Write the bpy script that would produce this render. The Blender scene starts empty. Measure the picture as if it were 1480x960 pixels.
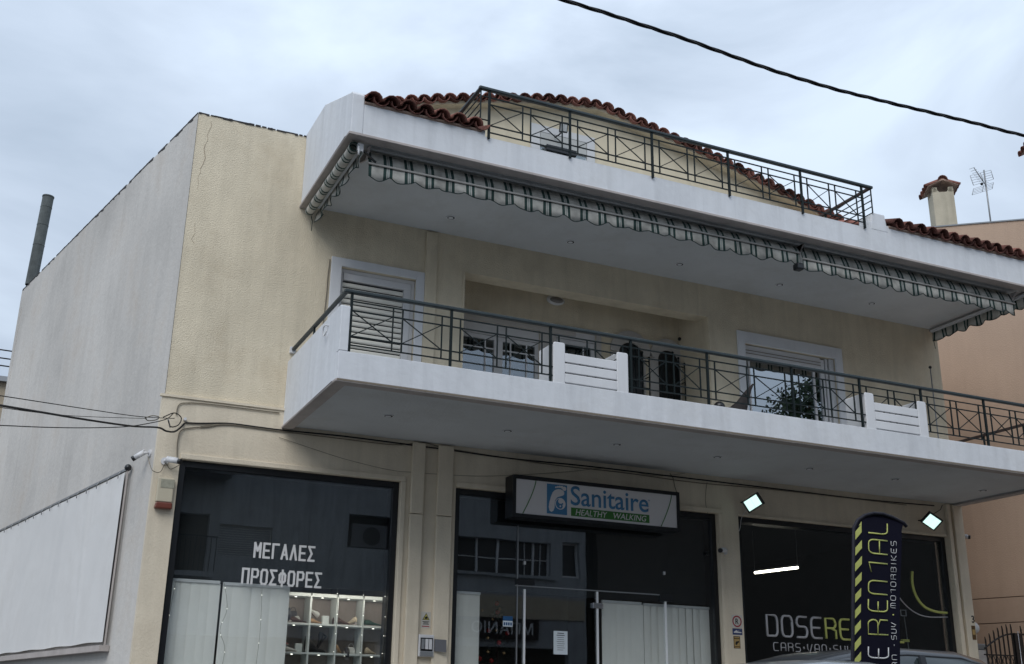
import bpy, bmesh, math, random
from mathutils import Vector, Matrix, Quaternion
random.seed(7)
R = math.radians
S = bpy.context.scene
COL = S.collection
# ------------------------------------------------------------------ camera
F_PX = 1606.51
YAW, PIT, ROL = 0.43001441, 0.33110260, 0.01491033
CAM = Vector((0, 0, 1.1))
fw = Vector((math.sin(YAW)*math.cos(PIT), math.cos(YAW)*math.cos(PIT), math.sin(PIT)))
rt0 = Vector((math.cos(YAW), -math.sin(YAW), 0)); up0 = rt0.cross(fw)
rt = rt0*math.cos(ROL)+up0*math.sin(ROL); up = up0*math.cos(ROL)-rt0*math.sin(ROL)
cd = bpy.data.cameras.new('camera'); cam = bpy.data.objects.new('camera', cd); COL.objects.link(cam)
cam.matrix_world = Matrix(((rt.x, up.x, -fw.x, CAM.x), (rt.y, up.y, -fw.y, CAM.y), (rt.z, up.z, -fw.z, CAM.z), (0, 0, 0, 1)))
cd.sensor_fit = 'HORIZONTAL'; cd.sensor_width = 36; cd.lens = F_PX/1480*36; cd.clip_start = .05; cd.clip_end = 5000
S.camera = cam
# ------------------------------------------------------------------ world, sun, exposure
SUN_EL, SUN_AZ = R(44), R(220)      # azimuth measured from +y clockwise: from behind and left of the camera
W = bpy.data.worlds.new('World'); S.world = W; W.use_nodes = True
nt = W.node_tree; nt.nodes.clear()
def N(t, typ, **k):
    n = t.nodes.new(typ)
    for a, b in k.items(): setattr(n, a, b)
    return n
o = N(nt, 'ShaderNodeOutputWorld'); mix = N(nt, 'ShaderNodeMixShader')
sky = N(nt, 'ShaderNodeTexSky', sky_type='NISHITA', sun_disc=False, sun_elevation=SUN_EL, sun_rotation=SUN_AZ)
b1 = N(nt, 'ShaderNodeBackground'); b1.inputs['Strength'].default_value = .1
nt.links.new(sky.outputs[0], b1.inputs['Color'])
tc = N(nt, 'ShaderNodeTexCoord'); mp = N(nt, 'ShaderNodeMapping'); mp.inputs['Scale'].default_value = (1, 1, 1.9)
mp.inputs['Location'].default_value = (2.3, 0.4, 0.9)
nz = N(nt, 'ShaderNodeTexNoise'); nz.inputs['Scale'].default_value = 3.0; nz.inputs['Detail'].default_value = 8; nz.inputs['Roughness'].default_value = .5; nz.inputs['Distortion'].default_value = .5
nt.links.new(tc.outputs['Generated'], mp.inputs[0]); nt.links.new(mp.outputs[0], nz.inputs['Vector'])
cr = N(nt, 'ShaderNodeValToRGB'); e = cr.color_ramp.elements
e[0].position = .37; e[0].color = (.34, .41, .505, 1); e[1].position = .63; e[1].color = (.55, .64, .755, 1)
x = cr.color_ramp.elements.new(.5); x.color = (.445, .52, .625, 1)
nt.links.new(nz.outputs['Fac'], cr.inputs[0])
# overcast sky: a little brighter towards the zenith, as under an even cloud layer
sp = N(nt, 'ShaderNodeSeparateXYZ'); nt.links.new(tc.outputs['Generated'], sp.inputs[0])
mr = N(nt, 'ShaderNodeMapRange'); mr.inputs[1].default_value = 0; mr.inputs[2].default_value = 1; mr.inputs[3].default_value = 1.04; mr.inputs[4].default_value = 1.7
mr.interpolation_type = 'SMOOTHSTEP'
nt.links.new(sp.outputs['Z'], mr.inputs[0])
b2 = N(nt, 'ShaderNodeBackground'); nt.links.new(cr.outputs[0], b2.inputs['Color']); nt.links.new(mr.outputs[0], b2.inputs['Strength'])
mix.inputs[0].default_value = .93
nt.links.new(b1.outputs[0], mix.inputs[1]); nt.links.new(b2.outputs[0], mix.inputs[2]); nt.links.new(mix.outputs[0], o.inputs[0])
sl = bpy.data.lights.new('sun', 'SUN'); sl.energy = 1.5; sl.angle = R(40); sl.color = (1, .97, .93)
so = bpy.data.objects.new('sun', sl); COL.objects.link(so); so.location = (0, 0, 30)
sd = Vector((math.sin(SUN_AZ)*math.cos(SUN_EL), math.cos(SUN_AZ)*math.cos(SUN_EL), math.sin(SUN_EL)))
so.rotation_euler = sd.to_track_quat('Z', 'Y').to_euler()
vs = S.view_settings; vs.view_transform = 'Standard'; vs.look = 'None'; vs.gamma = 1; vs.exposure = .17; vs.use_curve_mapping = False
S.render.engine = 'CYCLES'

# ------------------------------------------------------------------ measuring helpers: a ray met with a real plane of the place
def ray(px, py): return fw + rt*((px-740)/F_PX) - up*((py-480)/F_PX)
def at(px, py, Y): d = ray(px, py); return CAM + d*((Y-CAM.y)/d.y)
def atz(px, py, Z): d = ray(px, py); return CAM + d*((Z-CAM.z)/d.z)
def atx(px, py, X): d = ray(px, py); return CAM + d*((X-CAM.x)/d.x)

# ------------------------------------------------------------------ materials
MATS = {}
def pmat(name, col, rough=.7, metal=0, var=0.0, vscale=3, streak=0.0, bump=0.0, bscale=60, spec=.4, dirt=None, dirt_amt=0, coat=0, emit=None, es=0, trans=0):
    m = bpy.data.materials.new(name); m.use_nodes = True; t = m.node_tree; b = t.nodes['Principled BSDF']
    b.inputs['Roughness'].default_value = rough; b.inputs['Metallic'].default_value = metal
    b.inputs['Specular IOR Level'].default_value = spec; b.inputs['Coat Weight'].default_value = coat
    b.inputs['Transmission Weight'].default_value = trans
    b.inputs['Base Color'].default_value = (*col, 1)
    if emit: b.inputs['Emission Color'].default_value = (*emit, 1); b.inputs['Emission Strength'].default_value = es
    L = t.links.new
    tc = N(t, 'ShaderNodeTexCoord'); cur = None
    if var or streak or dirt_amt:
        base = N(t, 'ShaderNodeRGB'); base.outputs[0].default_value = (*col, 1); cur = base.outputs[0]
        if var:
            n1 = N(t, 'ShaderNodeTexNoise'); n1.inputs['Scale'].default_value = vscale; n1.inputs['Detail'].default_value = 6; n1.inputs['Roughness'].default_value = .65
            L(tc.outputs['Object'], n1.inputs['Vector'])
            r1 = N(t, 'ShaderNodeMapRange'); r1.inputs[1].default_value = .3; r1.inputs[2].default_value = .7; r1.inputs[3].default_value = 1-var; r1.inputs[4].default_value = 1+var*.6
            L(n1.outputs['Fac'], r1.inputs[0])
            mx = N(t, 'ShaderNodeVectorMath', operation='SCALE'); L(cur, mx.inputs[0]); L(r1.outputs[0], mx.inputs['Scale']); cur = mx.outputs[0]
        if streak:
            mp = N(t, 'ShaderNodeMapping'); mp.inputs['Scale'].default_value = (5, 5, .55); L(tc.outputs['Object'], mp.inputs[0])
            n2 = N(t, 'ShaderNodeTexNoise'); n2.inputs['Scale'].default_value = 1.1; n2.inputs['Detail'].default_value = 5; n2.inputs['Roughness'].default_value = .55; n2.inputs['Distortion'].default_value = .6
            L(mp.outputs[0], n2.inputs['Vector'])
            r2 = N(t, 'ShaderNodeMapRange'); r2.inputs[1].default_value = .42; r2.inputs[2].default_value = .75; r2.inputs[3].default_value = 1; r2.inputs[4].default_value = 1-streak
            L(n2.outputs['Fac'], r2.inputs[0])
            mx = N(t, 'ShaderNodeVectorMath', operation='SCALE'); L(cur, mx.inputs[0]); L(r2.outputs[0], mx.inputs['Scale']); cur = mx.outputs[0]
        if dirt_amt:
            n3 = N(t, 'ShaderNodeTexNoise'); n3.inputs['Scale'].default_value = .9; n3.inputs['Detail'].default_value = 9; n3.inputs['Roughness'].default_value = .75
            L(tc.outputs['Object'], n3.inputs['Vector'])
            r3 = N(t, 'ShaderNodeMapRange'); r3.inputs[1].default_value = .5; r3.inputs[2].default_value = .72; r3.inputs[3].default_value = 0; r3.inputs[4].default_value = dirt_amt
            L(n3.outputs['Fac'], r3.inputs[0])
            mc = N(t, 'ShaderNodeMix', data_type='RGBA'); L(r3.outputs[0], mc.inputs['Factor']); L(cur, mc.inputs[6]); mc.inputs[7].default_value = (*(dirt or (.2, .17, .13)), 1); cur = mc.outputs[2]
        L(cur, b.inputs['Base Color'])
    if bump:
        n4 = N(t, 'ShaderNodeTexNoise'); n4.inputs['Scale'].default_value = bscale; n4.inputs['Detail'].default_value = 5
        L(tc.outputs['Object'], n4.inputs['Vector'])
        bp = N(t, 'ShaderNodeBump'); bp.inputs['Strength'].default_value = bump; bp.inputs['Distance'].default_value = .02
        L(n4.outputs['Fac'], bp.inputs['Height']); L(bp.outputs[0], b.inputs['Normal'])
    MATS[name] = m
    return m
def glass_mat(name, tint=(1, 1, 1), f0=.06, mul=.94, rough=0.0):
    m = bpy.data.materials.new(name); m.use_nodes = True; t = m.node_tree; t.nodes.clear(); L = t.links.new
    o = N(t, 'ShaderNodeOutputMaterial'); mx = N(t, 'ShaderNodeMixShader'); tr = N(t, 'ShaderNodeBsdfTransparent'); tr.inputs[0].default_value = (*tint, 1)
    gl = N(t, 'ShaderNodeBsdfGlossy'); gl.inputs['Roughness'].default_value = rough; gl.inputs['Color'].default_value = (.9, .95, 1, 1)
    tc = N(t, 'ShaderNodeTexCoord'); nz = N(t, 'ShaderNodeTexNoise'); nz.inputs['Scale'].default_value = 1.3; nz.inputs['Detail'].default_value = 1
    bp = N(t, 'ShaderNodeBump'); bp.inputs['Strength'].default_value = .04; bp.inputs['Distance'].default_value = .02
    L(tc.outputs['Object'], nz.inputs['Vector']); L(nz.outputs['Fac'], bp.inputs['Height']); L(bp.outputs[0], gl.inputs['Normal'])
    lw = N(t, 'ShaderNodeLayerWeight'); lw.inputs['Blend'].default_value = .5
    p = N(t, 'ShaderNodeMath', operation='POWER'); p.inputs[1].default_value = 4; L(lw.outputs['Facing'], p.inputs[0])
    ma = N(t, 'ShaderNodeMath', operation='MULTIPLY_ADD'); ma.inputs[1].default_value = mul; ma.inputs[2].default_value = f0; L(p.outputs[0], ma.inputs[0])
    L(ma.outputs[0], mx.inputs[0]); L(tr.outputs[0], mx.inputs[1]); L(gl.outputs[0], mx.inputs[2]); L(mx.outputs[0], o.inputs[0])
    MATS[name] = m; return m

cream = pmat('cream_stucco', (.70, .62, .475), .9, var=.13, vscale=1.1, streak=.13, bump=.55, bscale=55, dirt=(.40, .31, .20), dirt_amt=.4, spec=.15)
cream_lo = pmat('cream_paint_lower', (.70, .62, .49), .85, var=.08, vscale=1.6, streak=.12, bump=.25, bscale=40, dirt=(.36, .28, .2), dirt_amt=.18, spec=.2)
cream_up = pmat('cream_paint_penthouse', (.64, .57, .43), .85, var=.06, vscale=1.6, streak=.1, bump=.2, spec=.2)
greywall = pmat('grey_cement_render', (.57, .55, .52), .92, var=.22, vscale=.45, streak=.10, bump=.3, bscale=14, dirt=(.40, .345, .29), dirt_amt=.55, spec=.12)
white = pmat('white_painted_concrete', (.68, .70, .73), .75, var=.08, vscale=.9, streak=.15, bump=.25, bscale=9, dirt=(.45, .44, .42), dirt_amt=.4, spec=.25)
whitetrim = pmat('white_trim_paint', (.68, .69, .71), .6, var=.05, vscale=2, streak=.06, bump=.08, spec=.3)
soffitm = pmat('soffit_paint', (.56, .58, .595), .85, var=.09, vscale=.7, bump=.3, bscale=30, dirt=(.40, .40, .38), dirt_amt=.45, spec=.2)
tanedge = pmat('worn_drip_edge', (.44, .40, .38), .8, var=.15, vscale=2, streak=.1, bump=.2, spec=.2)
joint = pmat('joint_filler', (.2, .17, .13), .9)
blackpeel = pmat('peeling_tar_edge', (.05, .048, .05), .95, var=.3, vscale=9, bump=.6)
def tile_material():
    m = pmat('clay_tile', (.215, .095, .075), .85, var=.45, vscale=7, bump=.5, bscale=45, dirt=(.06, .042, .042), dirt_amt=.85, spec=.2)
    t = m.node_tree; b = t.nodes['Principled BSDF']; oi = N(t, 'ShaderNodeObjectInfo')
    r = N(t, 'ShaderNodeMapRange'); r.inputs[3].default_value = .4; r.inputs[4].default_value = 1.6; t.links.new(oi.outputs['Random'], r.inputs[0])
    s = b.inputs['Base Color'].links[0].from_socket; v = N(t, 'ShaderNodeVectorMath', operation='SCALE'); t.links.new(s, v.inputs[0]); t.links.new(r.outputs[0], v.inputs['Scale']); t.links.new(v.outputs[0], b.inputs['Base Color'])
    return m
tilem = tile_material()
mortar = pmat('roof_mortar', (.35, .25, .2), .95, var=.3, vscale=8, bump=.6)
railm = pmat('dark_green_metal', (.010, .016, .017), .55, spec=.18, bump=.03)
handm = pmat('worn_handrail', (.022, .034, .038), .5, var=.3, vscale=7, spec=.5)
brownrail = pmat('brown_handrail', (.045, .03, .028), .5)
alum = pmat('white_aluminium', (.62, .62, .63), .45, var=.04, vscale=4, spec=.4)
shutm = pmat('roller_slat', (.76, .74, .67), .6, var=.06, vscale=3)
blackm = pmat('black_frame', (.008, .009, .011), .35, spec=.5)
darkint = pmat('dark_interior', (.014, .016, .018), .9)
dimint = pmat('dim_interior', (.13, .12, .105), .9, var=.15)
chrome = pmat('brushed_steel', (.6, .6, .62), .25, metal=1)
greymetal = pmat('grey_metal', (.28, .29, .3), .5, metal=.6)
glass = glass_mat('shop_glass', (.96, .975, .97), .085)
wglass = glass_mat('window_glass', (.7, .75, .78), .16)
mglass = glass_mat('mirror_glass', (.25, .3, .33), .36)
curt = pmat('white_blind_fabric', (.88, .86, .82), .9, var=.06, vscale=3, bump=.05)
def awning_mat():
    m = bpy.data.materials.new('striped_awning_canvas'); m.use_nodes = True; t = m.node_tree; L = t.links.new; b = t.nodes['Principled BSDF']
    uv = N(t, 'ShaderNodeUVMap'); sx = N(t, 'ShaderNodeSeparateXYZ'); L(uv.outputs[0], sx.inputs[0])
    fr = N(t, 'ShaderNodeMath', operation='FRACT'); L(sx.outputs[0], fr.inputs[0])
    cr = N(t, 'ShaderNodeValToRGB'); cr.color_ramp.interpolation = 'CONSTANT'
    els = cr.color_ramp.elements; els[0].position = 0; els[0].color = (.50, .485, .44, 1); els[1].position = .46; els[1].color = (.045, .075, .068, 1)
    for p, c in ((.60, (.46, .46, .43, 1)), (.66, (.13, .19, .17, 1)), (.68, (.46, .46, .43, 1)), (.75, (.04, .07, .064, 1)), (.89, (.5, .485, .44, 1))):
        q = els.new(p); q.color = c
    L(fr.outputs[0], cr.inputs[0])
    tc = N(t, 'ShaderNodeTexCoord'); nz = N(t, 'ShaderNodeTexNoise'); nz.inputs['Scale'].default_value = 6; nz.inputs['Detail'].default_value = 6; L(tc.outputs['Object'], nz.inputs['Vector'])
    r = N(t, 'ShaderNodeMapRange'); r.inputs[1].default_value = .35; r.inputs[2].default_value = .7; r.inputs[3].default_value = 1.15; r.inputs[4].default_value = .62; L(nz.outputs['Fac'], r.inputs[0])
    v = N(t, 'ShaderNodeVectorMath', operation='SCALE'); L(cr.outputs[0], v.inputs[0]); L(r.outputs[0], v.inputs['Scale']); L(v.outputs[0], b.inputs['Base Color'])
    b.inputs['Roughness'].default_value = .9; b.inputs['Specular IOR Level'].default_value = .1
    return m
awn = awning_mat()
awnedge = pmat('awning_binding', (.02, .04, .038), .9)
cable = pmat('black_cable', (.012, .012, .013), .6)
cable_tan = pmat('painted_cable', (.19, .165, .125), .7)
blue = pmat('sign_blue', (.065, .215, .40), .5); green = pmat('sign_green', (.05, .19, .04), .5)
signwhite = pmat('sign_face', (.74, .72, .72), .5, var=.05, vscale=1.2)
letterw = pmat('white_vinyl', (.62, .62, .62), .5); letterg = pmat('lime_vinyl', (.52, .55, .16), .5); lettergrey = pmat('grey_vinyl', (.42, .42, .44), .5)
flagm = pmat('navy_flag_cloth', (.008, .008, .018), .8, var=.15, vscale=4, spec=.1)
flagedge = pmat('flag_sleeve', (.008, .008, .016), .7)
salmon = pmat('salmon_render', (.47, .345, .26), .88, var=.05, vscale=.7, streak=.06, bump=.3, bscale=50, spec=.15)
asphalt = pmat('asphalt', (.07, .07, .072), .9, var=.25, vscale=4, bump=.5)
paving = pmat('paving', (.38, .37, .35), .9, var=.2, vscale=3, bump=.3)
concrete = pmat('opposite_concrete', (.36, .37, .38), .9, var=.25, vscale=.9, streak=.3, bump=.3, dirt=(.08, .08, .08), dirt_amt=.4)
tarpm = pmat('white_tarpaulin', (.66, .655, .645), .7, var=.08, vscale=.8, bump=.05, bscale=3, dirt=(.5, .48, .45), dirt_amt=.3)

# ------------------------------------------------------------------ mesh helpers
def root_loc(p):
    while p is not None and p.parent is not None: p = p.parent
    return Vector(p.location) if p is not None else Vector((0, 0, 0))
def thing(name, label, cat, loc=(0, 0, 0), group=None):
    o = bpy.data.objects.new(name, None); COL.objects.link(o); o.location = loc; o.empty_display_size = .2
    o['label'] = label; o['category'] = cat
    if group: o['group'] = group
    return o
class MB:
    def __init__(s): s.v = []; s.f = []; s.sm = []; s.uv = None
    def add(s, vs, fs, smooth=False):
        b = len(s.v); s.v += [Vector(p) for p in vs]; s.f += [tuple(i+b for i in f) for f in fs]; s.sm += [smooth]*len(fs); return s
    def box(s, x0, x1, y0, y1, z0, z1):
        vs = [(x, y, z) for x in (x0, x1) for y in (y0, y1) for z in (z0, z1)]
        return s.add(vs, [(0, 1, 3, 2), (4, 6, 7, 5), (0, 4, 5, 1), (2, 3, 7, 6), (0, 2, 6, 4), (1, 5, 7, 3)])
    def bar(s, a, b, w, h=None, upv=(0, 0, 1)):
        h = h or w; a = Vector(a); b = Vector(b); d = (b-a).normalized(); u = Vector(upv)
        if abs(d.dot(u)) > .98: u = Vector((0, 1, 0))
        sx = d.cross(u).normalized()*(w/2); sz = sx.cross(d).normalized()*(h/2)
        vs = [p+i*sx+j*sz for p in (a, b) for i in (-1, 1) for j in (-1, 1)]
        return s.add(vs, [(0, 1, 3, 2), (4, 6, 7, 5), (0, 4, 5, 1), (2, 3, 7, 6), (0, 2, 6, 4), (1, 5, 7, 3)])
    def tube(s, pts, r, seg=6, cap=True, r2=None):
        pts = [Vector(p) for p in pts]; n = len(pts); base = len(s.v)
        prev = None
        for i, p in enumerate(pts):
            d = (pts[min(i+1, n-1)]-pts[max(i-1, 0)]).normalized()
            if prev is None:
                a = Vector((0, 0, 1)) if abs(d.z) < .9 else Vector((1, 0, 0)); u = d.cross(a).normalized()
            else: u = (prev - d*prev.dot(d)).normalized()
            prev = u; w = d.cross(u)
            rr = r if r2 is None else r+(r2-r)*i/(n-1)
            for k in range(seg):
                a = 2*math.pi*k/seg; s.v.append(p+u*math.cos(a)*rr+w*math.sin(a)*rr)
        for i in range(n-1):
            for k in range(seg):
                a = base+i*seg+k; b = base+i*seg+(k+1) % seg; s.f.append((a, b, b+seg, a+seg)); s.sm.append(True)
        if cap:
            s.f.append(tuple(base+k for k in range(seg))[::-1]); s.sm.append(False)
            s.f.append(tuple(base+(n-1)*seg+k for k in range(seg))); s.sm.append(False)
        return s
    def prism(s, poly, d):   # polygon (list of 3-D points) pushed along d
        d = Vector(d); n = len(poly); vs = [Vector(p) for p in poly]+[Vector(p)+d for p in poly]
        fs = [tuple(range(n))[::-1], tuple(range(n, 2*n))]+[(i, (i+1) % n, (i+1) % n+n, i+n) for i in range(n)]
        return s.add(vs, fs)
    def disc(s, c, nrm, r, d, seg=16):
        nrm = Vector(nrm).normalized(); a = Vector((0, 0, 1)) if abs(nrm.z) < .9 else Vector((1, 0, 0)); u = nrm.cross(a).normalized(); w = nrm.cross(u)
        poly = [Vector(c)+u*math.cos(2*math.pi*k/seg)*r+w*math.sin(2*math.pi*k/seg)*r for k in range(seg)]
        return s.prism(poly, nrm*d)
    def ball(s, c, r, seg=12, ring=8, sc=(1, 1, 1)):
        vs = []; fs = []
        for i in range(ring+1):
            t = math.pi*i/ring
            for k in range(seg):
                a = 2*math.pi*k/seg; vs.append((c[0]+r*sc[0]*math.sin(t)*math.cos(a), c[1]+r*sc[1]*math.sin(t)*math.sin(a), c[2]+r*sc[2]*math.cos(t)))
        for i in range(ring):
            for k in range(seg): fs.append((i*seg+k, (i+1)*seg+k, (i+1)*seg+(k+1) % seg, i*seg+(k+1) % seg))
        return s.add(vs, fs, True)
    def build(s, name, mat, parent=None, loc=None, bevel=0, recalc=True):
        off = root_loc(parent) if parent is not None else Vector(loc or (0, 0, 0))
        me = bpy.data.meshes.new(name); me.from_pydata([v-off for v in s.v], [], s.f); me.update()
        for p, q in zip(me.polygons, s.sm): p.use_smooth = q
        if recalc or bevel:
            bm = bmesh.new(); bm.from_mesh(me); bmesh.ops.remove_doubles(bm, verts=bm.verts, dist=1e-6); bmesh.ops.recalc_face_normals(bm, faces=bm.faces)
            if bevel:
                ed = [e for e in bm.edges if len(e.link_faces) == 2 and e.calc_face_angle(0) > .6]
                bmesh.ops.bevel(bm, geom=ed, offset=bevel, segments=2, affect='EDGES', profile=.5)
            bm.to_mesh(me); bm.free()
        me.materials.append(mat)
        o = bpy.data.objects.new(name, me); COL.objects.link(o)
        if parent is not None: o.parent = parent
        else: o.location = off
        return o
def tag(o, label, cat, group=None, kind=None):
    if label: o['label'] = label
    if cat: o['category'] = cat
    if group: o['group'] = group
    if kind: o['kind'] = kind
    return o
def copy_part(o, loc, rot=None, parent=None, scale=None):
    c = o.copy(); COL.objects.link(c); c.parent = parent if parent is not None else o.parent
    c.location = loc
    if rot is not None: c.rotation_euler = rot
    if scale is not None: c.scale = scale
    return c
def smooth_line(pts, k=6):
    pts = [Vector(p) for p in pts]; P = [pts[0]]+pts+[pts[-1]]; out = []
    for i in range(1, len(P)-2):
        a, b, c, d = P[i-1:i+3]
        for j in range(k):
            t = j/k; out.append(.5*((2*b)+(c-a)*t+(2*a-5*b+4*c-d)*t*t+(3*b-3*c+d-a)*t**3))
    out.append(pts[-1]); return out
def wall_grid(mb, x0, x1, z0, z1, y0, y1, ops):
    xs = sorted({x0, x1, *[v for o in ops for v in o[:2]]}); zs = sorted({z0, z1, *[v for o in ops for v in o[2:4]]})
    nx, nz_ = len(xs)-1, len(zs)-1
    def solid(i, j):
        if i < 0 or j < 0 or i >= nx or j >= nz_: return False
        cx, cz = (xs[i]+xs[i+1])/2, (zs[j]+zs[j+1])/2
        return not any(o[0] < cx < o[1] and o[2] < cz < o[3] for o in ops)
    for i in range(nx):
        for j in range(nz_):
            if not solid(i, j): continue
            a, b, c, d = xs[i], xs[i+1], zs[j], zs[j+1]
            mb.add([(a, y0, c), (b, y0, c), (b, y0, d), (a, y0, d)], [(0, 1, 2, 3)]); mb.add([(a, y1, c), (b, y1, c), (b, y1, d), (a, y1, d)], [(3, 2, 1, 0)])
            if not solid(i-1, j): mb.add([(a, y0, c), (a, y1, c), (a, y1, d), (a, y0, d)], [(3, 2, 1, 0)])
            if not solid(i+1, j): mb.add([(b, y0, c), (b, y1, c), (b, y1, d), (b, y0, d)], [(0, 1, 2, 3)])
            if not solid(i, j-1): mb.add([(a, y0, c), (b, y0, c), (b, y1, c), (a, y1, c)], [(3, 2, 1, 0)])
            if not solid(i, j+1): mb.add([(a, y0, d), (b, y0, d), (b, y1, d), (a, y1, d)], [(0, 1, 2, 3)])
def text_obj(name, txt, x0, x1, z0, z1, y, mat, parent=None, thick=.006, offset=0.0, flip=False, face=-1, bold=0, shear=0.0, squeeze=1.0):
    c = bpy.data.curves.new(name, 'FONT'); c.body = txt; c.size = 1; c.offset = bold; c.resolution_u = 4; c.shear = shear
    t = bpy.data.objects.new(name, c); COL.objects.link(t)
    dg = bpy.context.evaluated_depsgraph_get(); dg.update()
    me = bpy.data.meshes.new_from_object(t.evaluated_get(dg)); bpy.data.objects.remove(t)
    vs = [v.co.copy() for v in me.vertices]; a = min(v.x for v in vs); b = max(v.x for v in vs); cc = min(v.y for v in vs); d = max(v.y for v in vs)
    off = root_loc(parent)
    for v in me.vertices:
        u = (v.co.x-a)/(b-a); w = (v.co.y-cc)/(d-cc)
        if face > 0: u = 1-u
        v.co = Vector((x0+(x1-x0)*u, y, z0+(z1-z0)*w))-off
    bm = bmesh.new(); bm.from_mesh(me); r = bmesh.ops.extrude_face_region(bm, geom=bm.faces[:])
    bmesh.ops.translate(bm, verts=[g for g in r['geom'] if isinstance(g, bmesh.types.BMVert)], vec=(0, face*thick, 0))
    bmesh.ops.recalc_face_normals(bm, faces=bm.faces); bm.to_mesh(me); bm.free()
    me.materials.clear(); me.materials.append(mat)
    o = bpy.data.objects.new(name, me); COL.objects.link(o); o.parent = parent
    return o

# square rounded stroke lettering (lines in a unit cell 0..1 wide, 0..1 high)
def arc(cx, cy, rx, ry, a0, a1, n=4): return [(cx+rx*math.cos(R(a0+(a1-a0)*k/n)), cy+ry*math.sin(R(a0+(a1-a0)*k/n))) for k in range(n+1)]
q = .28
STROKES = {
 'D': [[(0, 0), (0, 1), (1-q, 1)]+arc(1-q, 1-q, q, q, 90, 0)+arc(1-q, q, q, q, 0, -90)+[(0, 0)]],
 'O': [arc(1-q, 1-q, q, q, 0, 90)+arc(q, 1-q, q, q, 90, 180)+arc(q, q, q, q, 180, 270)+arc(1-q, q, q, q, 270, 360)+[(1, 1-q)]],
 'S': [[(1, 1), (q, 1)]+arc(q, 1-q, q, q, 90, 180)+[(0, .75)]+arc(q, .72, q, .2, 180, 270)+arc(1-q, .3, q, .22, 90, 0)+arc(1-q, q, q, q, 0, -90)+[(0, 0)]],
 'E': [[(1, 1), (q, 1)]+arc(q, 1-q, q, q, 90, 180)+arc(q, q, q, q, 180, 270)+[(1, 0)], [(0, .5), (.85, .5)]],
 'R': [[(0, 0), (0, 1), (1-q, 1)]+arc(1-q, 1-q, q, q, 90, 0)+arc(1-q, .72, q, .2, 0, -90)+[(0, .52)], [(.62, .5), (1, .4), (1, 0)]],
 'N': [[(0, 0), (0, 1-q)]+arc(q, 1-q, q, q, 180, 90)+arc(1-q, 1-q, q, q, 90, 0)+[(1, 0)]],
 'T': [[(.85, 0), (.85, 1), (.0, .86)]],
 'A': [[(0, 0), (0, 1-q)]+arc(q, 1-q, q, q, 180, 90)+arc(1-q, 1-q, q, q, 90, 0)+[(1, 0)], [(0, .42), (1, .42)]],
 'L': [[(0, 1), (0, q)]+arc(q, q, q, q, 180, 270)+[(1, 0)]],
 'C': [[(1, 1), (q, 1)]+arc(q, 1-q, q, q, 90, 180)+arc(q, q, q, q, 180, 270)+[(1, 0)]],
 'V': [[(0, 1), (0, .4), (.5, 0), (1, 1)]],
 'U': [[(0, 1), (0, q)]+arc(q, q, q, q, 180, 270)+arc(1-q, q, q, q, 270, 360)+[(1, 1)]],
 'M': [[(0, 0), (0, 1-q)]+arc(q, 1-q, q, q, 180, 90)+[(1-q, 1)]+arc(1-q, 1-q, q, q, 90, 0)+[(1, 0)], [(.5, 1), (.5, 0)]],
 'B': [[(0, 0), (0, 1), (.7, 1), (.95, .9), (.95, .65), (.7, .54), (0, .54)], [(.7, .54), (1, .42), (1, .12), (.7, 0), (0, 0)]],
 'I': [[(.5, 0), (.5, 1)]],
 'K': [[(0, 0), (0, 1)], [(1, 1), (.12, .5), (1, 0)]],
 '.': [arc(.5, .5, .12, .14, 0, 360, 6)], '-': [[(.3, .5), (.7, .5)]], ' ': []}
def strokes(mb, txt, origin, ux, uz, w, h, gap, th, seg=6, squash=None):
    x = 0.0
    for ch in txt:
        cw = w*{'I': .35, '.': .45, ' ': .6, '-': .5, 'T': .8}.get(ch, 1)
        for line in STROKES[ch]:
            pts = [Vector(origin)+Vector(ux)*(x+a*cw)+Vector(uz)*(b*h) for a, b in line]
            mb.tube(pts, th/2, seg)
        x += cw+gap
    return x

# ================================================================== SETTING
MB().box(-60, 80, -40, 90, -.3, 0).build('ground', asphalt)['kind'] = 'structure'
MB().box(-3, 30, 11.6, 13.78, .004, .15).build('pavement', paving, bevel=.01)['kind'] = 'structure'
MB().box(-25, 50, -2, .0-.35, .004, .14).build('pavement', paving, bevel=.01)['kind'] = 'structure'
MB().box(-25, 50, 5.0, 5.1, .004, .008).build('road_marking', whitetrim)['kind'] = 'structure'

# ================================================================== MAIN BUILDING
FY = 13.8
B = thing('building', 'cream building with two white balconies, terracotta roof edge and shop windows below', 'building', (8, FY, 0))
G = -.2187043; gdx, gdy = math.sin(G), math.cos(G)
def gp(s, z, off=0): return Vector((1.64+gdx*s-gdy*off, 13.8+gdy*s+gdx*off, z))     # a point on the grey flank wall; off = out from it
# storeys above the shops: cream front wall with its openings
m = MB(); wall_grid(m, 1.64, 14.62, 4.74, 8.70, FY, FY+.2, [(3.74, 4.84, 4.74, 6.86), (5.57, 9.73, 4.74, 7.11), (10.42, 12.26, 4.74, 6.78)])
m.build('front_wall', cream, B)
# shop storey: piers and lintel stand 3 cm proud
m = MB(); wall_grid(m, 1.61, 14.62, 0, 4.735, FY-.03, FY+.25, [(1.90, 4.74, .12, 3.98), (5.52, 9.74, .12, 3.98), (10.11, 14.30, .12, 3.98)])
m.build('shop_wall', cream_lo, B)
m = MB().box(1.58, 3.12, FY-.05, FY+.0, 4.735, 4.765); m.build('string_course', cream_lo, B)
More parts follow.
